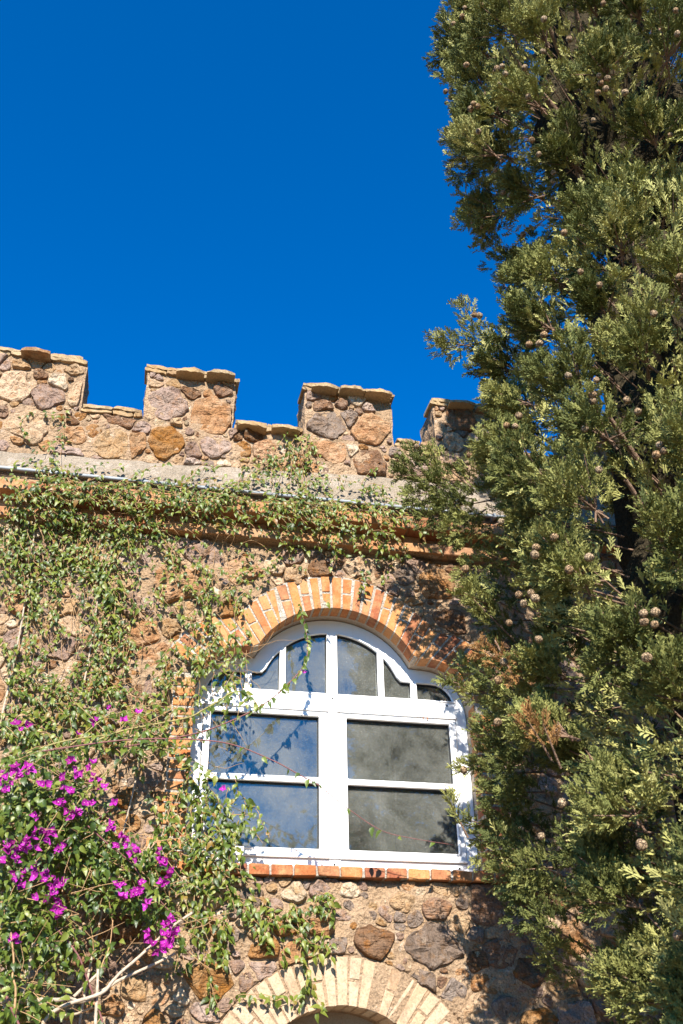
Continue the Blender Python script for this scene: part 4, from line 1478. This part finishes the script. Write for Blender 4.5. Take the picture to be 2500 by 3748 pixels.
# fine twigs inside the bush
tw = []
for _ in range(330):
    cx0, cy0, sx, sy, n, d0, d1 = BL[rng.integers(len(BL))]
    p = W(rng.normal(cx0, sx * 0.6), rng.normal(cy0, sy * 0.6), rng.uniform(d1, d0))
    d = np.array([rng.normal(0, 1), rng.normal(0, 0.4), rng.normal(0.1, 0.8)])
    d /= np.linalg.norm(d)
    L = rng.uniform(0.08, 0.28)
    tw.append(tube_arrays([p, p + d * L * 0.5 + rng.normal(0, 0.012, 3), p + d * L + rng.normal(0, 0.02, 3)], 0.0025, 0.001, 4))
V, Fq = join_arrays(tw)
o = obj_np('twigs', boug, V, Fq, MAT['stem_tan'], smooth=True)
o.matrix_parent_inverse = Matrix.Translation(-Vector(boug.location))
tag(o, kind='stuff')

# flowers: three papery bracts round a cream centre
def flower_mesh(seed):
    r_ = np.random.default_rng(seed)
    bv, bf = leaf_template(0.34, 0.18, -0.12)
    Vs, Fs, mi, o = [], [], [], 0
    for k_ in range(3):
        a = k_ * 2 * pi / 3 + r_.normal(0, 0.2)
        tilt = r_.uniform(0.45, 1.0)
        c_, s_ = cos(a), sin(a)
        ca, sa = cos(tilt), sin(tilt)
        M3 = np.array([[c_ * ca, -s_, -c_ * sa], [s_ * ca, c_, -s_ * sa], [sa, 0, ca]])
        s = r_.uniform(0.85, 1.15)
        Vs.append((bv * s) @ M3.T)
        Fs.append(bf + o); mi += [0] * len(bf); o += len(bv)
    # small tube with a cream star
    ang = np.linspace(0, 2 * pi, 5, endpoint=False)
    ring0 = np.stack([0.03 * np.cos(ang), 0.03 * np.sin(ang), np.zeros(5)], -1)
    ring1 = np.stack([0.03 * np.cos(ang), 0.03 * np.sin(ang), np.full(5, 0.5)], -1)
    ring2 = np.stack([0.06 * np.cos(ang), 0.06 * np.sin(ang), np.full(5, 0.55)], -1)
    Vs.append(np.concatenate([ring0, ring1, ring2, [[0, 0, 0.53]]]))
    f = []
    for i in range(5):
        j = (i + 1) % 5
        f += [(i, j, 5 + j), (i, 5 + j, 5 + i), (5 + i, 5 + j, 10 + j), (5 + i, 10 + j, 10 + i), (10 + i, 10 + j, 15)]
    Fs.append(np.array(f) + o)
    mi += [0, 0, 1, 1, 1] * 5
    return mesh_np('flower', np.concatenate(Vs), np.concatenate(Fs), mats=[MAT['bract'], MAT['cream']], mat_idx=mi, smooth=True)


FM = [flower_mesh(s) for s in range(5)]
FL5 = [(150, 200, 55, 5), (45, 600, 45, 6), (120, 530, 55, 7), (210, 510, 38, 5), (30, 680, 28, 3), (320, 600, 45, 4), (510, 470, 20, 3), (550, 560, 36, 6), (450, 590, 28, 4), (470, 680, 32, 5), (430, 760, 40, 6),
       (540, 850, 45, 7), (630, 780, 32, 4), (740, 660, 32, 4), (815, 760, 20, 3), (690, 170, 18, 2), (880, 180, 20, 2), (775, 70, 14, 1), (1000, 120, 18, 1), (555, 260, 14, 1), (650, 510, 32, 4), (680, 580, 22, 3),
       (790, 950, 36, 5), (840, 1000, 28, 4), (890, 1060, 45, 6), (980, 1110, 45, 6), (1150, 1110, 22, 2), (1180, 1180, 36, 5), (1220, 1260, 26, 4), (1160, 1340, 18, 2), (130, 1060, 70, 9), (230, 1040, 55, 7), (330, 1010, 45, 6),
       (370, 970, 36, 4), (440, 1100, 36, 5), (60, 1080, 36, 4), (10, 1170, 28, 3), (130, 1140, 36, 4), (120, 1290, 45, 6), (250, 1270, 45, 7), (330, 1310, 45, 6), (150, 1370, 28, 3), (430, 1360, 36, 5), (260, 1450, 20, 2),
       (350, 1430, 45, 6), (420, 1480, 36, 5), (430, 1540, 36, 4), (850, 1350, 26, 4), (880, 1430, 26, 3), (1000, 1360, 36, 5), (980, 1430, 40, 6), (1050, 1480, 26, 4), (270, 870, 20, 2)]
FL6 = [(95, 770, 36, 6), (360, 610, 28, 3), (940, 750, 26, 3), (960, 790, 18, 2), (1080, 750, 45, 8), (1060, 680, 36, 5), (1090, 640, 26, 3), (1120, 720, 20, 3), (1070, 810, 26, 4), (1000, 830, 16, 2)]
fl = [(x * .5102, 2550 + y * .5102, s * .5102, n) for x, y, s, n in FL5] + [(x * .574, 3000 + y * .574, s * .574, n) for x, y, s, n in FL6] + [(818, 2891, 8, 3), (1107, 2462, 4, 1)]
nf = 0
for x, y, s, n in fl:
    Yc = np.interp(x, [0, 300, 650, 900, 1100], [-0.62, -0.52, -0.40, -0.16, -0.10])
    for _ in range(n):
        if nf >= 298: break
        o = bpy.data.objects.new('flower', FM[rng.integers(5)])
        p = W(x + rng.normal(0, s * 0.55), y + rng.normal(0, s * 0.55), Yc + rng.normal(0, 0.02))
        d = Vector((rng.normal(0, 0.6), -1.0, rng.normal(0.2, 0.6)))
        q = d.to_track_quat('Z', 'Y') @ Matrix.Rotation(rng.uniform(0, 6.28), 3, 'Z').to_quaternion()
        link(o, boug)
        o.matrix_parent_inverse = Matrix.Translation(-Vector(boug.location))
        o.matrix_basis = Matrix.LocRotScale(Vector(p), q, Vector([rng.uniform(0.024, 0.036)] * 3))
        nf += 1
print('flowers', nf)

# ------------------------------------------------------------------ cypress
TX, TY = 1.70, -1.70
ZR = np.array([0.5, 1.2, 2.1, 2.57, 3.0, 3.5, 4.2, 4.9, 5.42, 5.83, 6.2, 6.55, 6.85, 7.2, 8.0, 9.5, 11.0, 12.0, 12.8])
RR = np.array([0.75, 0.85, 0.93, 1.03, 1.09, 1.10, 1.10, 1.12, 1.02, 1.10, 0.80, 0.46, 0.88, 1.20, 1.14, 0.98, 0.75, 0.42, 0.08])
def crown_r(z, a):
    r = np.interp(z, ZR, RR)
    return r * (1 + 0.07 * sin(3 * a + z * 1.3) + 0.04 * sin(5 * a - z * 2.1))


tree = empty('cypress_tree', (TX, TY, 0))
tag(tree, 'tall dark green cypress with round woody cones beside the arched window', 'tree')
INV = Matrix.Translation((-TX, -TY, 0))
tp = [(TX + 0.05 * sin(z), TY + 0.04 * cos(z * 1.3), z) for z in np.linspace(0, 12.3, 26)]
V, Fq = tube_arrays(tp, 0.20, 0.02, 12, 0.05)
o = obj_np('trunk', tree, V, Fq, MAT['bark'], smooth=True)
o.matrix_parent_inverse = INV

# one spray: a short feathery twig of unit length along +x, nearly flat in x,y
def spray_template(seed):
    r_ = np.random.default_rng(seed)
    Q = []
    def blade(p, d, L, w):
        d = d / np.linalg.norm(d)
        u = np.cross(d, np.array([0, 0, 1.0]) + r_.normal(0, 0.55, 3)); u /= np.linalg.norm(u)
        Q.append([p - u * w * 0.5, p + u * w * 0.5, p + d * L + u * w * 0.3, p + d * L - u * w * 0.3])
    for i in range(7):
        t = 0.08 + 0.82 * i / 6
        s = 1 if i % 2 else -1
        p = np.array([t, 0, 0.05 * sin(t * 3)])
        d = np.array([0.85, s * 0.75, r_.normal(0, 0.35)])
        L = 0.48 * (1.1 - 0.55 * t) * r_.uniform(0.8, 1.2)
        blade(p, d, L, 0.105)
        dn_ = d / np.linalg.norm(d)
        blade(p + dn_ * L * 0.4, np.array([1.0, s * r_.uniform(-0.4, 0.4), r_.normal(0, 0.45)]), L * 0.6, 0.10)
    blade(np.array([0.0, 0, 0]), np.array([1.0, 0, 0.02]), 1.05, 0.10)
    return np.array(Q).reshape(-1, 3)


SPR = [spray_template(s) for s in range(6)]
NQ = len(SPR[0])
sp_pos, sp_dir, sp_nrm, sp_size, sp_rnd, sp_dead = [], [], [], [], [], []
branches = []


def plume(base, d, L, n, width, tone, dead=False, up=0.30, size=1.0):
    """a dense brush of short sprays round a branch tip"""
    d = np.asarray(d, float); d /= np.linalg.norm(d)
    branches.append(tube_arrays([base - d * L * 0.5, base + d * L * 0.3, base + d * L * 0.8], 0.006, 0.002, 4))
    t = rng.random(n) ** 0.8
    off = rng.normal(0, 1, (n, 3))
    off -= (off @ d)[:, None] * d
    off /= np.linalg.norm(off, axis=1)[:, None] + 1e-9
    prof = np.sqrt(np.clip(1 - (1.55 * t - 0.62) ** 2, 0.02, 1))
    p = base + d * (L * t)[:, None] + off * (width * prof * np.sqrt(rng.uniform(0.25, 1.0, n)))[:, None]
    sd = d * rng.uniform(0.6, 1.0, n)[:, None] + off * rng.uniform(0.25, 0.8, n)[:, None] + np.array([0, 0, up]) + rng.normal(0, 0.2, (n, 3))
    sp_pos.append(p); sp_dir.append(sd)
    sp_nrm.append(off + d * (1.4 * t - 0.5)[:, None] + rng.normal(0, 0.30, (n, 3)))
    sp_size.append(rng.uniform(0.042, 0.070, n) * size)
    sp_rnd.append(np.clip(tone + rng.normal(0, 0.10, n), 0.01, 0.98))
    sp_dead.append(np.full(n, dead))


cam_a = atan2(CAM[1] - TY, CAM[0] - TX)
# outer foliage in billows with deep gaps between them
def seen(p):
    px, py = PX(p)
    return -200 < px < 2750 and -300 < py < 4050


z, lay = 0.6, 0
while z < 12.2:
    R_ = np.interp(z, ZR, RR)
    nper = max(4, int(2 * pi * R_ / 0.60))
    for i in range(nper):
        a = 2 * pi * (i + 0.5 * (lay % 2) + rng.normal(0, 0.16)) / nper
        da_ = abs((a - cam_a + pi) % (2 * pi) - pi)
        zz = z + rng.uniform(-0.10, 0.10)
        rb = max(0.05, crown_r(zz, a) * rng.uniform(0.90, 1.04) - 0.24)
        c = np.array([TX + rb * cos(a), TY + rb * sin(a), zz])
        vis_ = da_ < 1.9 and seen(c)
        tone = rng.uniform(0.25, 0.85)
        br = rng.uniform(0.8, 1.2)
        out = np.array([cos(a), sin(a), 0.30])
        for _ in range(8 if vis_ else 3):
            d = out * rng.uniform(0.55, 1.2) + rng.normal(0, 0.42, 3)
            d[2] += 0.25
            plume(c + d * 0.05, d, rng.uniform(0.16, 0.28) * br, 54 if vis_ else 14, rng.uniform(0.050, 0.080) * br, tone + rng.normal(0, 0.10), size=1.0 if vis_ else 1.6)
    z += 0.365
    lay += 1
# inner filling, its shade put into the colour with low tones
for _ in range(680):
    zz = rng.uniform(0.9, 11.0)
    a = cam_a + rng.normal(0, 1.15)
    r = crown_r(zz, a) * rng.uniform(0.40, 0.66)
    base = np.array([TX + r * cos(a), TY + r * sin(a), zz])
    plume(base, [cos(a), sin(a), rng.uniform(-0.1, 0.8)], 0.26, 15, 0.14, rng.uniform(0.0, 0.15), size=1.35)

def plume_px(px, py, Y, dpx, L, n, width, tone=0.7, dead=False):
    p = W(px, py, Y)
    q = W(px + dpx[0], py + dpx[1], Y - 0.03)
    d = q - p
    plume(p - d / np.linalg.norm(d) * L * 0.5, d, L * 0.9, int(n * 1.7), width * 0.72, tone, dead)
# branches that stick out of the crown towards the wall and the window
for args in [
    (1530, 1720, -0.75, (-60, -20), 0.34, 64, 0.12), (1520, 1660, -0.75, (-50, -40), 0.22, 18, 0.05), (1610, 1690, -0.75, (-60, -50), 0.30, 30, 0.09), (1560, 1800, -0.75, (-60, 20), 0.34, 64, 0.13), (1640, 1780, -0.75, (-60, 0), 0.36, 80, 0.16),
    (1600, 1880, -0.75, (-50, 30), 0.30, 56, 0.12), (1700, 1850, -0.8, (-50, 10), 0.36, 80, 0.17), (1690, 1930, -0.8, (-40, 30), 0.30, 60, 0.14), (1770, 1740, -0.85, (-50, -30), 0.34, 46, 0.13), (1740, 1950, -0.8, (-50, 20), 0.32, 36, 0.12), (1480, 1740, -0.75, (-60, 0), 0.18, 14, 0.05),
    (1660, 1270, -1.2, (-60, 10), 0.34, 40, 0.10), (1620, 1250, -1.25, (-60, -10), 0.24, 22, 0.07), (1720, 1160, -1.2, (-40, -60), 0.30, 34, 0.10), (1790, 1250, -1.2, (-60, -20), 0.34, 42, 0.12), (1840, 1400, -1.1, (-50, -10), 0.30, 40, 0.12), (1860, 1540, -1.0, (-50, -30), 0.28, 36, 0.12),
    (1690, 300, -1.4, (-60, -60), 0.26, 26, 0.08), (1660, 230, -1.4, (-50, -40), 0.22, 18, 0.06), (1740, 800, -1.35, (-60, 8), 0.34, 26, 0.06), (1650, 90, -1.4, (-60, -60), 0.24, 22, 0.07), (1900, 960, -1.3, (-60, 20), 0.22, 18, 0.06), (1860, 1060, -1.3, (-40, -50), 0.26, 26, 0.08), (1700, 640, -1.35, (-60, 10), 0.26, 26, 0.08),
    (1740, 2080, -0.8, (-50, 20), 0.30, 34, 0.10), (1780, 2180, -0.8, (-60, -30), 0.28, 30, 0.10), (1760, 2220, -1.1, (-50, -50), 0.28, 34, 0.09), (1720, 2180, -1.1, (-40, -20), 0.22, 20, 0.06), (1670, 2500, -0.75, (-60, -20), 0.20, 16, 0.045), (1740, 2450, -0.75, (-60, -20), 0.24, 28, 0.08), (1760, 2540, -0.75, (-60, 10), 0.24, 28, 0.08),
    (1725, 2810, -0.65, (-60, 0), 0.20, 20, 0.05), (1800, 2780, -0.65, (-60, -10), 0.26, 34, 0.09), (1760, 2700, -0.65, (-50, -50), 0.16, 10, 0.035), (1660, 2960, -0.75, (-30, -60), 0.17, 10, 0.028), (1745, 3010, -0.7, (-60, -20), 0.22, 18, 0.045), (1790, 3050, -0.65, (-60, 20), 0.24, 24, 0.06), (1790, 3130, -0.65, (-60, 20), 0.22, 20, 0.06),
    (1850, 2900, -0.75, (-50, 0), 0.30, 40, 0.12), (1870, 3020, -0.75, (-50, 0), 0.30, 40, 0.12), (1880, 3200, -0.8, (-50, 20), 0.30, 36, 0.11), (1950, 3330, -0.9, (-50, 30), 0.30, 36, 0.12), (1850, 2600, -0.8, (-50, 0), 0.30, 40, 0.12), (1880, 2720, -0.8, (-50, 0), 0.30, 40, 0.12),
]:
    px, py, Y, dp, L, n, w_ = args
    plume_px(px, py, Y, dp, L, n, w_, rng.uniform(0.45, 0.95))
# the side of the crown that leans against the wall
for px, py in [(1830, 2480), (1880, 2560), (1820, 2680), (1900, 2800), (1850, 2830), (1930, 2920), (1860, 2960), (1940, 3060), (1880, 3110), (1960, 3180), (1990, 3280), (1930, 3240), (2020, 3400), (1840, 2380), (1830, 2270), (1860, 2150), (1850, 2030), (2060, 3520)]:
    plume_px(px, py, rng.uniform(-1.15, -0.85), (-50, rng.uniform(-35, 15)), 0.30, 42, 0.12, rng.uniform(0.3, 0.8))
for args in [(1800, 2400, -1.35, (-50, -30), 0.22, 15, 0.055), (1860, 2440, -1.4, (20, 40), 0.20, 12, 0.06), (1940, 2650, -1.7, (-30, -50), 0.20, 13, 0.05), (2000, 2680, -1.75, (-20, -50), 0.18, 10, 0.05)]:
    px, py, Y, dp, L, n, w_ = args
    plume_px(px, py, Y, dp, L, n, w_, 0.5, True)

sp_pos, sp_dir, sp_nrm, sp_size, sp_rnd, sp_dead = map(np.concatenate, (sp_pos, sp_dir, sp_nrm, sp_size, sp_rnd, sp_dead))
Mx = leaf_frames(sp_pos, sp_dir, sp_nrm, sp_size)
kind = rng.integers(0, 6, len(sp_pos))
Vs, Rs, Ds = [], [], []
for k_ in range(6):
    m_ = kind == k_
    V = np.einsum('nij,kj->nki', Mx[m_], SPR[k_]) + sp_pos[m_][:, None, :]
    Vs.append(V.reshape(-1, 3))
    Rs.append(np.repeat(sp_rnd[m_], NQ))
    Ds.append(np.repeat(sp_dead[m_], NQ // 4))
V = np.concatenate(Vs)
Fq = np.arange(len(V)).reshape(-1, 4)
o = obj_np('crown', tree, V, Fq, [MAT['cypress'], MAT['cypress_dead']], rnd=np.concatenate(Rs), mat_idx=np.concatenate(Ds).astype(int))
o.matrix_parent_inverse = INV
tag(o, kind='stuff')
V, Fq = join_arrays(branches)
o = obj_np('branchlets', tree, V, Fq, MAT['bark'], smooth=True)
o.matrix_parent_inverse = INV
tag(o, kind='stuff')
print('sprays', len(sp_pos), 'crown tris', len(sp_pos) * NQ // 2)
for _ in range(26):
    zz = rng.uniform(1.5, 9.5)
    a = cam_a + rng.normal(0, 1.2)
    r = crown_r(zz, a)
    o = tube('branch', tree, [(TX, TY, zz - 0.5), (TX + 0.4 * r * cos(a), TY + 0.4 * r * sin(a), zz - 0.25), (TX + 0.78 * r * cos(a + .1), TY + 0.78 * r * sin(a + .1), zz)], 0.035, 0.010, MAT['bark'])
    o.matrix_parent_inverse = INV

# solid dark shell added to blacken the crown's gaps, standing for dead inner twigs
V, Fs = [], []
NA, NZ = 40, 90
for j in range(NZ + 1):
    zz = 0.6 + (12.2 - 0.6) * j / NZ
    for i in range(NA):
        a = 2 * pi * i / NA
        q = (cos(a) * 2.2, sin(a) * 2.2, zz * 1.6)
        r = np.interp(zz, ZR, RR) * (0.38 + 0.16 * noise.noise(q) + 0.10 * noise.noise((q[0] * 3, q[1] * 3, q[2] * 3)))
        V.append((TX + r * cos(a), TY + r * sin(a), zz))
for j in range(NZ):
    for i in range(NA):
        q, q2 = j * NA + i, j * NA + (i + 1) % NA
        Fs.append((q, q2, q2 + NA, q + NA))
o = obj_np('shade_core', tree, V, Fs, MAT['inner'])
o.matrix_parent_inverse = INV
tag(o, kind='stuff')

# woody cones
def cone_mesh(seed):
    r_ = np.random.default_rng(seed)
    bm = bmesh.new()
    bmesh.ops.create_icosphere(bm, subdivisions=2, radius=1.0)
    k = 13
    pts = []
    for i in range(k):
        ph = math.acos(1 - 2 * (i + 0.5) / k)
        th_ = pi * (1 + 5 ** 0.5) * i
        pts.append(Vector((cos(th_) * sin(ph), sin(th_) * sin(ph), cos(ph))))
    for v in bm.verts:
        d = sorted((v.co - q).length for q in pts)
        e = d[1] - d[0]
        h = min(1, e / 0.16)
        bumpc = max(0, 1 - d[0] / 0.12) * 0.07
        v.co *= (0.90 + 0.10 * h + bumpc)
        v.co.z *= 1.08
    me = bpy.data.meshes.new('cone')
    bm.to_mesh(me)
    bm.free()
    me.polygons.foreach_set('use_smooth', np.ones(len(me.polygons), dtype=bool))
    me.materials.append(MAT['cone'])
    return me


CM = [cone_mesh(s) for s in range(2)]
s_ = 1000 / 1568
CN = [(1500, 0, '315 45 300 95 355 40 410 30 250 135 770 110 325 372 500 395 530 380 545 425 515 485 660 390 680 555 205 525 235 520 235 560 210 590 365 595 350 625 390 610 395 755 765 295 915 225 1110 20 1525 60 1535 195 1085 435 1095 475 1135 450 1080 530 1125 510 1235 530 1055 690 700 805 740 885 310 925 535 1105 575 1120 535 1160 820 1040 825 990 360 1275 410 1300 370 1300 650 1345 885 1335 1495 775 490 975 980 1560'),
      (1500, 900, '1090 225 1550 180 370 395 400 400 770 510 745 560 1400 390 685 565 1070 770 1050 855 1050 890 910 745 625 975 605 1035 555 1030 1005 1050 1245 885 345 1200 360 1225 335 1245 40 1150 1435 1145 1415 1200 1460 1175 1085 1285 1310 950'),
      (1500, 1900, '525 15 830 105 725 165 718 205 1030 220 915 290 320 285 625 435 695 425 720 455 655 485 570 595 1340 540 1410 535 1345 590 1405 605 1360 795 540 820 508 925 505 1165 310 1440 740 690'),
      (1500, 2748, '875 300 755 490 1330 540 1540 1060')]
for ox, oy, txt in CN:
    v = list(map(float, txt.split()))
    for x, y in zip(v[::2], v[1::2]):
        px, py = ox + x * s_, oy + y * s_
        d = RAY(px, py)
        hit, best = None, None
        for t in np.arange(2.0, 8.5, 0.03):
            p = CAM + d * t
            rr = math.hypot(p[0] - TX, p[1] - TY)
            a = atan2(p[1] - TY, p[0] - TX)
            gapr = rr - crown_r(p[2], a) * 1.0
            if best is None or gapr < best[0]: best = (gapr, t)
            if gapr < 0:
                hit = t; break
        if hit is None: hit = best[1]
        if px < 1740 and 1550 < py < 1950: hit = (-0.9 - CAM[1]) / d[1]
        if px < 1740 and py > 2300: hit = (-0.85 - CAM[1]) / d[1]
        p = CAM + d * (hit - 0.03)
        o = bpy.data.objects.new('cone', CM[rng.integers(2)])
        link(o, tree)
        o.matrix_parent_inverse = INV
        r = rng.uniform(0.0165, 0.0215)
        o.matrix_basis = Matrix.LocRotScale(Vector(p), Vector(rng.normal(0, 1, 3)).to_track_quat('Z', 'Y'), Vector((r, r, r * rng.uniform(0.95, 1.1))))

# ------------------------------------------------------------------ two dry leaves caught on the sash
for k_, (px, py) in enumerate(((1546, 2630), (1566, 2632))):
    V = (leaf_template(0.28, 0.2, 0.35)[0]) * 0.022
    p = W(px, py - 6, 0.152)
    o = obj_np('dry_leaf', None, V, LF, MAT['dry'], rnd=0.4, smooth=True)
    o.matrix_world = Matrix.LocRotScale(Vector(p), Matrix(((0.3 - 0.6 * k_, 0.2, 1), (0, -1, 0.1), (-1, 0, 0.1))).transposed().to_quaternion() if False else Vector((0.25 - 0.5 * k_, -0.35, -1)).to_track_quat('X', 'Z'), Vector((1, 1, 1)))
    tag(o, ('tiny dry brown leaf on the white sash, the one nearer the centre post', 'tiny dry brown leaf on the white sash, the one nearer the cypress')[k_], 'leaf', 'dry leaves on the window sash')

# ------------------------------------------------------------------ trees across the garden, seen in the glass
def far_tree(x, y, h, cr, zc, n, label):
    t = empty('garden_tree', (x, y, 0))
    tag(t, label, 'tree')
    tb = tube('trunk', t, [(0, 0, 0), (0.1, 0.05, h * 0.35), (0.0, 0.1, h * 0.7), (0.05, 0.1, h * 0.92)], 0.24, 0.05, MAT['bark'])
    for k_ in range(7):
        a = k_ * 0.9 + x
        tube('limb', t, [(0, 0.05, h * (0.35 + 0.06 * k_)), (cr * .4 * cos(a), cr * .4 * sin(a), h * (0.45 + 0.06 * k_)), (cr * .8 * cos(a), cr * .8 * sin(a), h * (0.5 + 0.06 * k_))], 0.07, 0.02, MAT['bark'])
    cl = rng.normal(0, 1, (26, 3))
    cl /= np.linalg.norm(cl, axis=1)[:, None]
    cl *= rng.uniform(0.35, 1.0, 26)[:, None]
    C_ = cl * np.array([cr, cr, h * 0.36]) + np.array([0, 0, zc])
    P = C_[rng.integers(0, 26, n)] + rng.normal(0, cr * 0.17, (n, 3))
    A_ = rng.normal(0, 1, (n, 3)); N_ = rng.normal(0, 1, (n, 3))
    Mx = leaf_frames(P, A_, N_, rng.uniform(0.16, 0.34, n))
    V = np.einsum('nij,kj->nki', Mx, LV) + P[:, None, :]
    Fq = (LF[None] + (np.arange(n) * len(LV))[:, None, None]).reshape(-1, 3)
    o = obj_np('crown', t, V.reshape(-1, 3), Fq, MAT['pine'], rnd=np.repeat(rng.random(n), len(LV)))
    tag(o, kind='stuff')
far_tree(6.6, -24.0, 12.5, 3.4, 8.0, 3600, 'tall rounded tree across the garden, facing the window, nearer the cypress')
far_tree(2.4, -27.0, 11.0, 2.5, 7.6, 2400, 'slender open tree across the garden, straight opposite the window')
far_tree(12.0, -27.0, 13.0, 4.2, 8.0, 2600, 'broadest tree across the garden, farthest along beyond the cypress')
